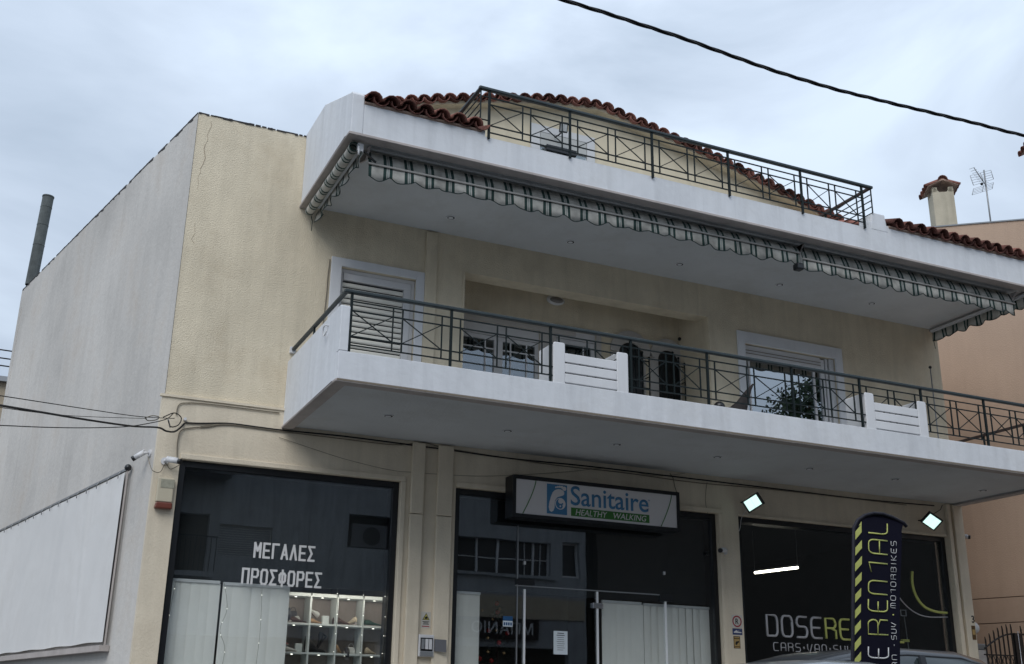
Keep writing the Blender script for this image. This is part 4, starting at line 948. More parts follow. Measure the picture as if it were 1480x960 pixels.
m = MB(); m.tube([(P[0][0]+.0, fy, .0), (P[0][0], fy, P[0][1])]+[(a, fy, b) for a, b in [P[9], P[8], P[7], P[6], P[5], P[4], P[3]]]+[(P[3][0]+.03, fy, P[3][1]-.03)], .016, 6); m.build('pole', flagedge, fg)
MB().tube([(P[0][0], fy, 0), (P[0][0], fy, .06)], .25, 20).build('base', flagedge, fg)
# slanting lime bars down the left side
def strip(px0, px1, slant, y0, y1):
    m = MB(); Q = [at(px0, y0, fy), at(px1, y0-slant, fy), at(px1, y1-slant, fy), at(px0, y1, fy)]
    m.prism([Vector((p.x, fly(p.x, p.z)-.006, p.z)) for p in Q], (0, -.0015, 0)); m.build('lime_bar', letterg, fg)
k = 0; y0 = 769.0
while y0 < 975:
    strip(1234.6, 1243.8, 11, y0, y0+11.5); y0 += 23
MB().prism([Vector((p.x, fly(p.x, p.z)-.006, p.z)) for p in [at(1240, 760, fy), at(1244, 754, fy), at(1244, 759, fy)]], (0, -.0015, 0)).build('lime_bar', letterg, fg)
# lettering read from bottom to top
def flag_text(txt, px_l, px_r, y_bottom, y_top, th, mat, name, ratio, gap, seg=5):
    a = at((px_l+px_r)/2, y_bottom, fy); b = at((px_l+px_r)/2, y_top, fy); u = (b-a).normalized(); l = (b-a).length
    hgt = (at(px_r, y_bottom, fy)-at(px_l, y_bottom, fy)).length
    m = MB(); tot = strokes(MB(), txt, a, u, -U, 1, hgt, gap, th); k = l/tot
    n_ = len(txt); base = at(px_r, y_bottom, fy)
    strokes(m, txt, base, u, Vector((-1, 0, -.0)), k, hgt, gap*k, th, seg)
    for v in m.v: v.y = fly(v.x, v.z)-.005+(v.y-fy)*.3
    m.build(name, mat, fg)
for ch, yb_, yt_, mt in (('E', 952, 936, letterw), ('R', 918, 897, letterg), ('E', 885, 868, letterg), ('N', 860, 841, letterg), ('T', 829, 813, letterg), ('A', 802, 782, letterg), ('L', 773, 757, letterg), ('S', 986, 969, letterw)):
    flag_text(ch, 1254.5, 1282.5, yb_, yt_, .0135, mt, 'letter', 1, .0)
flag_text('MOTORBIKES', 1287.5, 1295, 879, 779, .006, letterw, 'small_letters', 1, .62, 4)
flag_text('.', 1287.5, 1295, 891, 887, .008, letterg, 'bullet', 1, 0, 4)
flag_text('SUV', 1287.5, 1295, 925, 897, .006, letterw, 'small_letters', 1, .62, 4)
flag_text('-', 1287.5, 1295, 936, 930, .006, letterw, 'dash', 1, 0, 4)
flag_text('VAN', 1287.5, 1295, 976, 943, .006, letterw, 'small_letters', 1, .62, 4)

# ================================================================== AWNINGS
def sheet(name, rows, us, mat, parent, thick=.004):
    """rows: list of polylines (same length) along the cloth; us: stripe coordinate of each column"""
    off = root_loc(parent); nr, nc = len(rows), len(rows[0]); v = [Vector(p)-off for r in rows for p in r]; f = []
    for i in range(nr-1):
        for j in range(nc-1): f.append((i*nc+j, i*nc+j+1, (i+1)*nc+j+1, (i+1)*nc+j))
    me = bpy.data.meshes.new(name); me.from_pydata(v, [], f); uv = me.uv_layers.new(name='UVMap')
    for p in me.polygons:
        p.use_smooth = True
        for li in p.loop_indices: uv.data[li].uv = (us[me.loops[li].vertex_index % nc], 0)
    me.materials.append(mat); o = bpy.data.objects.new(name, me); COL.objects.link(o); o.parent = parent
    md = o.modifiers.new('thickness', 'SOLIDIFY'); md.thickness = thick
    return o
def front_awning(x0, x1, zr0, zr1, label, per=.272, ph=0.3, scal=.335):
    t = thing('awning', label, 'awning', (x0, 11.8, 7.5), 'striped awnings under the upper slab')
    n = int((x1-x0)/.03); top = []; mid = []; rod = []; val = []; vm = []; ed = []; us = []
    for k in range(n+1):
        x = x0+(x1-x0)*k/n; zr = zr0+(zr1-zr0)*k/n; us.append((x+ph)/per)
        wv = .012*math.sin(x*9)+.008*math.sin(x*23+1); c = abs(math.sin(math.pi*(x-x0+.05+.03*math.sin(x*1.7))/scal))
        top.append((x, 11.83, 7.60)); mid.append((x, 11.785+.006*math.sin(x*13), (zr+7.60)/2))
        rod.append((x, 11.755, zr)); vm.append((x, 11.752+wv*.5, zr-.09)); val.append((x, 11.748+wv, zr-.145-.055*c**.8*(1+.3*math.sin(x*2.3))+.012*math.sin(x*1.9)+.005*math.sin(x*31)))
    sheet('canopy', [top, mid, rod], us, awn, t); sheet('valance', [rod, vm, val], us, awn, t)
    MB().tube([Vector(p)+Vector((0, -.004, -.002)) for p in val], .006, 5).build('binding', awnedge, t)
    MB().tube([(x0-.01, 11.735, zr0-.01), (x1, 11.735, zr1-.01)], .014, 8).build('front_bar', pmat('aged_bar', (.47, .455, .43), .6) if 'aged_bar' not in MATS else MATS['aged_bar'], t)
    MB().tube([(x0, 11.90, 7.59), (x1, 11.90, 7.59)], .045, 10).build('roller', awnedge, t)
    for x in (x0-.03, x1+.01): MB().prism([(x, 11.68, 7.60), (x, 12.05, 7.60), (x, 12.05, 7.54), (x, 11.80, 7.47)], (.025, 0, 0)).build('bracket', tanedge, t)
    return t
front_awning(3.44, 9.96, 7.41, 7.475, 'long green and cream striped awning rolled up under the left part of the upper slab')
front_awning(10.0, 14.20, 7.40, 7.415, 'shorter green and cream striped awning at the right end of the upper slab', per=.262, ph=.1)
MB_ = MB().box(9.86, 9.98, 11.70, 11.82, 7.20, 7.30).build('awning_gearbox', blackm, bpy.data.objects['awning'], bevel=.02)
def side_awning(x, xv, sgn, label):
    t = thing('awning', label, 'awning', (x, 12.6, 7.5), 'striped awnings under the upper slab'); y0, y1 = 11.62, 13.68; n = 70; us = []
    ys = [y0+(y1-y0)*k/n for k in range(n+1)]
    us = [y/.25+.2*math.sin(0) for y in ys]
    if sgn < 0:
        rows = [[(x+.062*math.cos(2*math.pi*j/12)*(1+.05*math.sin(y*11)), y, 7.52+.062*math.sin(2*math.pi*j/12)) for y in ys] for j in range(13)]
        sheet('rolled_canopy', rows, us, awn, t)
    else: MB().bar((x, y0, 7.56), (x, y1, 7.56), .05, .04).build('front_bar', alum, t)
    zt = 7.50 if sgn < 0 else 7.54; dz = .125 if sgn < 0 else .16
    rows = [[(xv, y, zt) for y in ys], [(xv+.015*math.sin(y*16), y, zt-dz*.6) for y in ys], [(xv+.03*math.sin(y*16+.5), y, zt-dz*.8-.05*abs(math.sin(math.pi*(y-y0)/.3))) for y in ys]]
    sheet('valance', rows, us, awn, t); MB().tube([Vector(p) for p in rows[2]], .006, 5).build('binding', awnedge, t)
    MB().tube([(x+.02, y1, 7.5), (x+.06, y1+.03, 7.4), (x+.05, y1, 7.25)], .006, 5).build('pull_cord', awnedge, t)
    return t
sa = side_awning(3.215, 3.31, -1, 'striped awning rolled along the left edge of the upper slab')
MB().box(3.25, 3.33, 11.62, 11.66, 7.47, 7.58).build('arm_bracket', alum, sa, bevel=.01)
MB().bar((3.30, 11.64, 7.52), (3.52, 11.72, 7.42), .02).build('arm', blackm, sa); MB().tube([(3.26, 11.60, 7.52), (3.26, 11.58, 7.40)], .012, 6).build('eye_ring', alum, sa)
side_awning(14.38, 14.40, 1, 'dark side awning hanging at the right end of the upper slab')

# ================================================================== CABLES
def cabl(name, pts, r, label, mat=cable, group=None, seg=6, k=6):
    P = smooth_line(pts, k); o = MB().tube(P, r, seg).build(name, mat, None, P[0]); tag(o, label, 'cable', group); return o
oc = thing('overhead_cable', 'thick twisted black power cable crossing the sky at the upper right', 'cable', (5, 6, 6))
base = smooth_line([at(700, -38, 6), at(815, 0, 6), at(900, 27, 6), at(1000, 60, 6), at(1100, 96, 6), at(1200, 127, 6), at(1300, 152, 6), at(1400, 176, 6), at(1480, 196, 6), at(1600, 222, 6), at(1750, 250, 6)], 22)
e0_ = (base[0]-base[1]).normalized(); e1_ = (base[-1]-base[-2]).normalized()
base = [base[0]+e0_*12*(1-k/90)+Vector((0, 0, .35*(1-k/90)**2*6)) for k in range(90)]+base+[base[-1]+e1_*14*k/100+Vector((0, 0, .3*(k/100)**2*6)) for k in range(1, 101)]
for j in range(3):
    P = []; s = 0
    for i, p in enumerate(base):
        if i: s += (base[i]-base[i-1]).length
        a = s*2*math.pi/.62+j*2.09; rr = .0085; P.append(p+Vector((0, math.cos(a)*rr, math.sin(a)*rr)))
    MB().tube(P, .0072 if j else .0085, 6).build('strand', cable, oc)
def wl(px, py): return at(px, py, 13.62-(255-px)/310*4.2)
cabl('service_wire', [wl(-90, 559), wl(0, 572), wl(65, 582), wl(130, 592), wl(200, 602), wl(252, 605)], .005, 'upper thin wire running from the left edge to the corner hook')
cabl('service_wire', [wl(-90, 570), wl(0, 586), wl(60, 596), wl(120, 606), wl(190, 616), wl(228, 618), wl(240, 623), wl(252, 624), wl(262, 617), wl(268, 610)], .0115, 'thickest black cable reaching the front wall corner from the left')
cabl('service_wire', [wl(-90, 575), wl(0, 589), wl(60, 597), wl(120, 602), wl(212, 605)], .0035, 'thinnest wire between the thick cable and the upper wire at left')
cabl('service_wire', [wl(-90, 613), wl(0, 615), wl(60, 617.5), wl(120, 618.5), wl(180, 617), wl(215, 612), wl(240, 606), wl(250, 598)], .0055, 'lowest black wire at left, joining the bundle at the corner')
hk = thing('cable_hook', 'cable anchor with looped wires on the corner of the front wall', 'cable anchor', (1.8, FY-.03, 4.45))
MB().tube(smooth_line([wl(210, 604), wl(214, 608), wl(225, 607), wl(230, 603), wl(220, 601), wl(210, 604)]), .006, 5).build('loop', cable_tan, hk)
MB().tube(smooth_line([wl(236, 603), wl(252, 597), wl(262, 604), wl(258, 614), wl(247, 617), wl(243, 607)]), .007, 5).build('loop', cable, hk)
MB().tube([wl(243, 606), (wl(246, 618))], .009, 6).build('clamp', greymetal, hk)
MB().disc((1.90, FY-.03, 4.47), (0, -1, 0), .02, .05, 8).build('wall_plug', alum, hk)
w = lambda px, py: at(px, py, FY-.045)
cabl('wall_cable', [w(255, 600), w(256, 592), w(259, 585), w(268, 582.5), w(300, 584), w(404, 597)], .007, 'cable clipped over the string course beside the lower balcony', cable_tan)
cabl('wall_cable', [w(256, 668), w(256, 650), w(257, 636), w(262, 622), w(280, 618), w(300, 617), w(320, 613.5), w(345, 614), w(404, 622)], .007, 'cable bending down to the left shop window corner', cable_tan)
cabl('wall_cable', [w(268, 611), w(290, 612), w(330, 612), w(370, 617), w(410, 622), w(500, 631), w(600, 644), w(660, 652), w(740, 663), w(850, 674), w(950, 686), w(1050, 698), w(1150, 710), w(1250, 722), w(1350, 731)], .010, 'black cable running under the whole lower balcony soffit')
cabl('wall_cable', [w(290, 616), w(330, 614), w(380, 620), w(410, 624), w(500, 635), w(570, 643), w(612, 640), w(640, 647), w(700, 657), w(800, 672), w(900, 683), w(1000, 697), w(1100, 706), w(1200, 717), w(1310, 730)], .007, 'tan cable sagging beside the black one under the lower balcony', cable_tan)
cabl('wall_cable', [w(403, 632), w(450, 648), w(500, 664), w(562, 679), w(600, 683), w(680, 688), w(740, 687), w(820, 682), w(870, 677), w(905, 680), w(950, 688), w(990, 684)], .003, 'thin loose wire looping above the shop windows', cable_tan)
cabl('wall_cable', [w(968, 684), w(973, 692), w(975, 702), w(978, 712)], .005, 'short wire dropping onto the right end of the shop name board', cable_tan)
cabl('wall_cable', [w(1022, 697), w(1020, 712), w(1020, 728), w(1023, 742)], .004, 'thin wire dropping beside the right end of the middle shopfront', cable_tan)
cabl('wall_cable', [w(1080, 736), w(1072, 748), w(1070, 762), w(1068, 768)], .004, 'thin wire hanging below the lit floodlight over the pier', alum)
cabl('wall_cable', [at(477, 375, FY-.02), at(474, 400, FY-.02), at(472, 425, FY-.02), at(467, 470, FY-.02)], .008, 'vertical conduit on the wall left of the shuttered balcony door', cable_tan)
cabl('wall_cable', [(14.60, FY-.06, 4.49), (14.66, FY-.05, 4.4), (14.67, FY-.02, 4.2), (14.66, FY, 4.05)], .006, 'wire dropping from the balcony to the camera at the right corner', cable)
t = thing('pole', 'slim metal pole standing on the balcony against the right end of the wall', 'pole', (14.18, 13.6, 4.7))
MB().tube([(14.18, 13.6, 4.7), (14.17, 13.6, 6.84)], .011, 6).build('shaft', greymetal, t); MB().ball((14.17, 13.6, 6.85), .028, 8, 6).build('knob', blackm, t)

# small things on the balcony
t = thing('folded_parasol', 'dark pointed cover leaning on the balcony floor behind the railing', 'parasol', (9.1, 12.3, 4.7))
m = MB(); n = 14
pts = [(9.02, 4.72, .26), (9.03, 5.00, .25), (9.05, 5.07, .20), (9.14, 5.16, .125), (9.21, 5.26, .085), (9.27, 5.37, .058), (9.34, 5.48, .034), (9.41, 5.57, .012)]
v = []
for (x_, z_, r_) in pts:
    for k in range(n):
        a = 2*math.pi*k/n; r2 = r_*(1+.10*math.sin(5*a)); v.append((x_+r2*math.cos(a), 12.3+r2*.6*math.sin(a), z_-.25*r2*math.cos(a)*(1 if z_ > 5.0 else 0)))
m.add(v, [(i*n+k, i*n+(k+1) % n, (i+1)*n+(k+1) % n, (i+1)*n+k) for i in range(len(pts)-1) for k in range(n)]+[tuple(range(n))[::-1], tuple((len(pts)-1)*n+k for k in range(n))], True)
m.build('cover', pmat('dark_cover', (.022, .018, .018), .85, var=.2), t)
t = thing('flower_pot', 'small dark round pot on the balcony floor, left of the pointed cover', 'pot', (8.74, 12.2, 4.7))
m = MB(); m.tube([(8.74, 12.2, 4.70), (8.74, 12.2, 5.10)], .09, 14, r2=.12); m.build('pot', blackm, t); MB().ball((8.74, 12.2, 5.12), .08, 10, 8).build('lid', blackm, t)
t = thing('wall_lamp', 'white oval bulkhead lamp high on the recess wall above the window', 'lamp', at(803, 434, RB-.04))
c = at(803, 434, RB-.03)
m = MB(); m.ball(c, .16, 20, 10, (1, .35, .52)); m.build('casing', whitetrim, t); MB().ball(c+Vector((0, -.035, -.01)), .12, 16, 8, (1, .35, .42)).build('lens', pmat('lamp_lens', (.22, .21, .2), .3), t)
for k, (px, pyy) in enumerate(((982, 490),)):
    MB().ball(at(px, pyy, RB-.05), .03, 8, 6).build('sensor', blackm, B)
t = thing('wall_hook', 'small white looped hook on the side panel of the lower balcony', 'hook', (3.11, 11.9, 5.25))
MB().tube(smooth_line([(3.118, 11.88, 5.30), (3.08, 11.88, 5.30), (3.08, 11.95, 5.27), (3.09, 11.95, 5.20), (3.08, 11.86, 5.18), (3.09, 11.82, 5.22)]), .008, 6).build('hook', alum, t)

# ================================================================== LEFT SIDE
fl = thing('flue_pipe', 'tall dark grey fibre flue pipe on the flat roof at far left', 'pipe', gp(8.1, 8.3, -.5))
a, b = gp(8.28, 8.3, -.35), None
pb = at(51, 380, gp(8.2, 0, -.3).y); pt = at(70, 284, gp(8.2, 0, -.3).y); d_ = (pt-pb)
m = MB(); P = [pb-d_*.33+d_*k*.1 for k in range(14)]+[pt]; m.tube(P, .105, 16, cap=False); 
m.build('pipe', pmat('fibre_cement', (.115, .13, .13), .9, var=.35, vscale=5, streak=.35, bump=.3), fl)
m = MB(); m.tube([P[-1]-d_*.02, P[-1]], .112, 16); m.build('rim', MATS['fibre_cement'], fl)
for q_ in (.25, .55, .82): MB().tube([pb+d_*q_, pb+d_*(q_+.012)], .109, 16).build('band', MATS['fibre_cement'], fl)
tp = thing('tarpaulin', 'white tarpaulin laced to a frame on the grey flank wall', 'tarpaulin', gp(4, 1.8))
rows = []; ns_, nz_ = 120, 26
for j in range(nz_+1):
    r = []
    for i in range(ns_+1):
        s = .92+(8.4-.92)*i/ns_; f_ = j/nz_; zt = 3.93-.012*(s-.9) - .005*abs(math.sin(math.pi*(s-.9)/.42))**.6; zb = 1.86+.006*math.sin(s*5)
        z = zb+(zt-zb)*f_
        r.append(gp(s, z, .07+.010*math.sin(s*1.7+f_*1.2)+.010*math.exp(-((s-2.1-f_*.25)/.05)**2)-.012*math.exp(-((s-3.7+f_*.3)/.07)**2)+.008*math.exp(-((s-3.2)/.04)**2)))
    rows.append(r)
vv = [p for r in rows for p in r]; ff = [(j*(ns_+1)+i, j*(ns_+1)+i+1, (j+1)*(ns_+1)+i+1, (j+1)*(ns_+1)+i) for j in range(nz_) for i in range(ns_)]
m = MB(); m.add(vv, ff, True); m.build('sheet', tarpm, tp, recalc=False)
MB().bar(gp(.86, 3.96, .06), gp(8.4, 3.87, .06), .03).build('top_rail', greymetal, tp)
MB().bar(gp(.86, 3.96, .06), gp(.89, 1.80, .06), .02).build('side_rail', tanedge, tp)
MB().bar(gp(.86, 1.78, .07), gp(8.4, 1.78, .07), .12, .07).build('bottom_ledge', tanedge, tp)
MB().ball(gp(.86, 3.98, .06), .045, 8, 6).build('corner_clamp', blackm, tp)
s = 1.05; 
while s < 8.3:
    z = 3.93-.012*(s-.9); MB().tube([gp(s, z+.03, .08), gp(s+.02, z-.01, .105), gp(s+.03, z-.06, .10)], .006, 5).build('tie', greymetal, tp); s += .42
fb = thing('far_building', 'sliver of a beige building far beyond the grey flank wall', 'building', (-6, 35, 0))
MB().box(-16, .3, 35, 44, 0, 10.15).build('wall', pmat('far_beige', (.36, .3, .22), .9, var=.1), fb); MB().box(-16.2, .4, 34.8, 44.2, 10.15, 10.3).build('roof', greymetal, fb)
for z in (11.15, 10.9, 10.67):
    tag(MB().tube([(-14, 35, z+.3), (-5, 35, z+.05), (6, 35, z-.1)], .022, 5).build('far_wire', cable, None, (-14, 35, z)), {11.15: 'highest of the three wires in the sky at the left edge', 10.9: 'middle one of the three wires in the sky at the left edge', 10.67: 'lowest of the three wires in the sky, just over the far roof'}[z], 'cable')

# ================================================================== RIGHT SIDE: neighbour, gate
NB = thing('neighbour_building', 'salmon coloured neighbouring building with a sloping parapet at the right edge', 'building', (18, 14, 0))
az = R(-17); nx, ny = math.sin(az), math.cos(az)
def npnt(s, z, off=0): return Vector((16.9+nx*s+ny*off, 13.8+ny*s-nx*off, z))
zt = lambda s: 10.25+.24*s
zc = [0, 2.765, 3.205]
for a, b in ((0, 2.76), (2.775, 3.20), (3.215, None)):
    s0, s1 = -4, 9
    if b: P = [npnt(s0, a), npnt(s1, a), npnt(s1, b), npnt(s0, b)]
    else: P = [npnt(s0, a), npnt(s1, a), npnt(s1, zt(s1)), npnt(s0, zt(s0))]
    MB().prism(P, (npnt(0, 0, 7)-npnt(0, 0, 0))).build('flank_wall', salmon, NB)
MB().prism([npnt(-3.9, .1, .02), npnt(8.9, .1, .02), npnt(8.9, 5, .02), npnt(-3.9, 5, .02)], (npnt(0, 0, 6)-npnt(0, 0, 0))).build('wall_core', pmat('groove_dark', (.12, .085, .06), .9), NB)
MB().prism([npnt(-4.02, zt(-4.02)+.003, -.02), npnt(9, zt(9)+.003, -.02), npnt(9, zt(9)+.03, -.02), npnt(-4.02, zt(-4.02)+.03, -.02)], (npnt(0, 0, 7.1)-npnt(0, 0, 0))).build('coping', greymetal, NB)
chm = pmat('chimney_render', (.46, .42, .33), .9, var=.12, vscale=3, streak=.2, bump=.3)
def chimney(c, zb, zt_, h, ang, label):
    t = thing('chimney', label, 'chimney', (c[0], c[1], zb), 'chimneys of the neighbouring building'); ca, sa_ = math.cos(ang), math.sin(ang)
    def P(x, y, z): return Vector((c[0]+x*ca-y*sa_, c[1]+x*sa_+y*ca, z))
    MB().prism([P(-h, -h, zb), P(h, -h, zb), P(h, h, zb), P(-h, h, zb)], (0, 0, zt_-.10-zb)).build('shaft', chm, t)
    m = MB()   # crenellated smoke openings: solid corner posts with a V gap between them
    for sx, sy2 in ((-1, -1), (1, -1), (1, 1), (-1, 1)):
        m.prism([P(sx*h, sy2*h, zt_-.10), P(sx*h*.35, sy2*h, zt_-.10+0), P(sx*h*.75, sy2*h, zt_)], tuple(P(0, -sy2*.06, 0)-P(0, 0, 0))); m.prism([P(sx*h, sy2*h, zt_-.10), P(sx*h, sy2*h*.35, zt_-.10), P(sx*h, sy2*h*.75, zt_)], tuple(P(-sx*.06, 0, 0)-P(0, 0, 0)))
        m.prism([P(sx*h, sy2*h, zt_-.10), P(sx*(h-.1), sy2*h, zt_-.10), P(sx*(h-.1), sy2*(h-.1), zt_-.10), P(sx*h, sy2*(h-.1), zt_-.10)], (0, 0, .11))
    m.build('corner_posts', chm, t)
    MB().prism([P(-h*.8, -h*.8, zt_-.11), P(h*.8, -h*.8, zt_-.11), P(h*.8, h*.8, zt_-.11), P(-h*.8, h*.8, zt_-.11)], (0, 0, .02)).build('flue_mouth', darkint, t)
    H = h+.085
    m = MB(); m.prism([P(-H, -H, zt_+.0), P(0, -H, zt_+.13), P(H, -H, zt_+.0), P(H, -H, zt_+.03), P(0, -H, zt_+.16), P(-H, -H, zt_+.03)], tuple(P(0, 2*H, 0)-P(0, 0, 0))); m.build('cap', mortar, t)
    loc0 = Vector(t.location)
    for sx in (-1, 1):
        for k in range(4):
            o = bpy.data.objects.new('tile', tile_run.p[False]); COL.objects.link(o); o.parent = t
            yy = -H+.08+k*(2*H-.10)/3
            o.location = P(sx*(H+.04), yy, zt_-.0)-loc0; o.rotation_euler = (R(22), 0, ang+(R(90) if sx > 0 else R(-90))); o.scale = (.85, 1.05, .85)
    for k in range(3):
        o = bpy.data.objects.new('tile', tile_run.p[False]); COL.objects.link(o); o.parent = t
        o.location = P(0, -H-.03+k*.24, zt_+.13)-loc0; o.rotation_euler = (0, 0, ang); o.scale = (.95, .8, 1)
    return t
if not tile_run.p: pass
cc = npnt(1.46, 0, .30)
chimney((cc.x, cc.y), 10.3, 11.50, .21, R(-33), 'cream chimney with a tiled cap on the neighbouring roof, left of the aerial')
cc2 = npnt(-.72, 0, .34)
chimney((cc2.x, cc2.y), 9.9, 11.72, .25, R(-33), 'second tiled chimney cap only just inside the right edge')
an = thing('tv_aerial', 'television aerial on a thin mast on the neighbouring roof', 'aerial', npnt(.38, 10.2, .15))
mb_, mt_ = at(1432, 330, 16.85-2.6), None
y_a = npnt(.38, 0, .15).y
A = lambda px, pyy: at(px, pyy, y_a)
MB().tube([A(1435, 345), A(1422, 246)], .016, 6).build('mast', greymetal, an)
m = MB(); j0 = A(1425, 268)
m.tube([A(1426, 270), A(1399, 247)+Vector((0, -.15, 0))], .009, 5); m.build('boom', greymetal, an)
m = MB(); c0_, c1_ = A(1424, 266), A(1399, 248)+Vector((0, -.12, 0))
for k in range(8):
    c_ = c0_+(c1_-c0_)*(k/7*1.0+.05); l = .13-.006*k; m.tube([c_+Vector((-l*.9, .0, -.04)), c_+Vector((l*.9, 0, .04))], .004, 4)
m.build('directors', greymetal, an)
for (xa, ya, xb, yb, xc, yc, xd, yd) in ((1402, 254, 1432, 246, 1407, 268, 1436, 259), (1407, 273, 1436, 264, 1405, 282, 1434, 273)):
    m = MB()
    for k in range(5):
        f_ = k/4; m.tube([A(xa+(xc-xa)*f_, ya+(yc-ya)*f_), A(xb+(xd-xb)*f_, yb+(yd-yb)*f_)], .0035, 4)
    for q1, q2 in (((xa, ya), (xc, yc)), ((xb, yb), (xd, yd)), (((xa+xb)/2, (ya+yb)/2), ((xc+xd)/2, (yc+yd)/2))): m.tube([A(*q1), A(*q2)], .007, 4)
    m.build('reflector', greymetal, an)
MB().ball(A(1419, 266), .03, 8, 6).build('dipole_box', blackm, an)

gt = thing('iron_gate', 'black wrought iron gate with spear tops and an arched rail beside the building', 'gate', (15.2, 13.6, 0))
GY = 13.6
m = MB(); P = [Vector((14.66+.085*k, GY, 2.205+.25*math.sin(min(1, k/8)*math.pi/2))) for k in range(9)]
MB().tube(P, .014, 6).build('arched_rail', blackm, gt)
for x in [14.70+.1*k for k in range(7)]+[15.52+.1*k for k in range(6)]:
    zt_ = 2.205+.25*math.sin(min(1, (x-14.66)/.68)*math.pi/2)+.15 if x < 15.4 else 2.58
    m = MB(); m.box(x-.009, x+.009, GY-.009, GY+.009, .1, zt_-.05); m.prism([(x-.009, GY-.009, zt_-.05), (x+.009, GY-.009, zt_-.05), (x, GY-.001, zt_+.01)], (0, .018, 0)); m.build('bar', blackm, gt)
for zz in (2.11, 1.93, .3): MB().box(14.64, 15.34, GY-.012, GY+.012, zz-.01, zz+.01).build('rail', blackm, gt); MB().box(15.46, 16.2, GY-.012, GY+.012, zz-.01, zz+.01).build('rail', blackm, gt)
for x in (15.36, 15.45): MB().box(x-.03, x+.03, GY-.03, GY+.03, .05, 2.47).build('gate_post', blackm, gt)
m = MB()
for k in range(9):
    x = 14.68+.078*k; m.bar((x, GY, 1.94), (x+.07, GY, 2.10), .008); m.bar((x+.07, GY, 1.94), (x, GY, 2.10), .008)
m.build('lattice', blackm, gt)
MB().tube([(15.40, GY-.03, .1), (15.41, GY-.03, 2.5)], .008, 6).build('bolt_rod', chrome, gt)
MB().box(15.46, 16.3, GY-.012, GY+.012, 2.44, 2.47).build('rail', blackm, gt)
gp_ = thing('gate_pillar', 'pale stone gate pillar behind the right corner of the building', 'pillar', (14.8, 13.95, 0))
stone = pmat('pale_stone', (.50, .47, .45), .8, var=.12, vscale=6, bump=.2)
px0 = at(1405, 930, 13.95).x
z_ = 0.1
for k in range(8):
    h = .262; MB().box(px0-.12, px0+.19-.004*k, 13.80, 14.10, z_+.004, z_+h-.006).build('stone_block', stone, gp_, bevel=.012); z_ += h
MB().box(px0-.10, px0+.17, 13.82, 14.08, z_, z_+.10).build('capstone', greymetal, gp_, bevel=.02)
gl_ = thing('globe_lamp', 'white globe lamp on top of the gate pillar', 'lamp', (px0+.03, 13.95, z_+.1))
MB().ball(at(1406, 908, 13.95), .105, 16, 12).build('globe', pmat('opal_globe', (.6, .62, .63), .25), gl_); MB().tube([(px0+.03, 13.95, z_+.10), (px0+.03, 13.95, z_+.2)], .05, 10).build('neck', blackm, gl_)
t = text_obj('house_number', '3', 14.565, 14.628, 2.605, 2.72, FY-.0915, blackm, None, .002, bold=.02)
t.location = (0, 0, 0); tag(t, 'black house number 3 on the right end of the building', 'number')
t = thing('door_sticker', 'brown and orange sticker strip under the house number', 'sticker', (14.66, FY-.09, 2.5))
MB().box(14.54, 14.62, FY-.0945, FY-.0905, 2.34, 2.56).build('sheet', MATS['brown_print'], t); MB().box(14.55, 14.61, FY-.0957, FY-.0948, 2.42, 2.50).build('picture', MATS['ochre_print'], t)

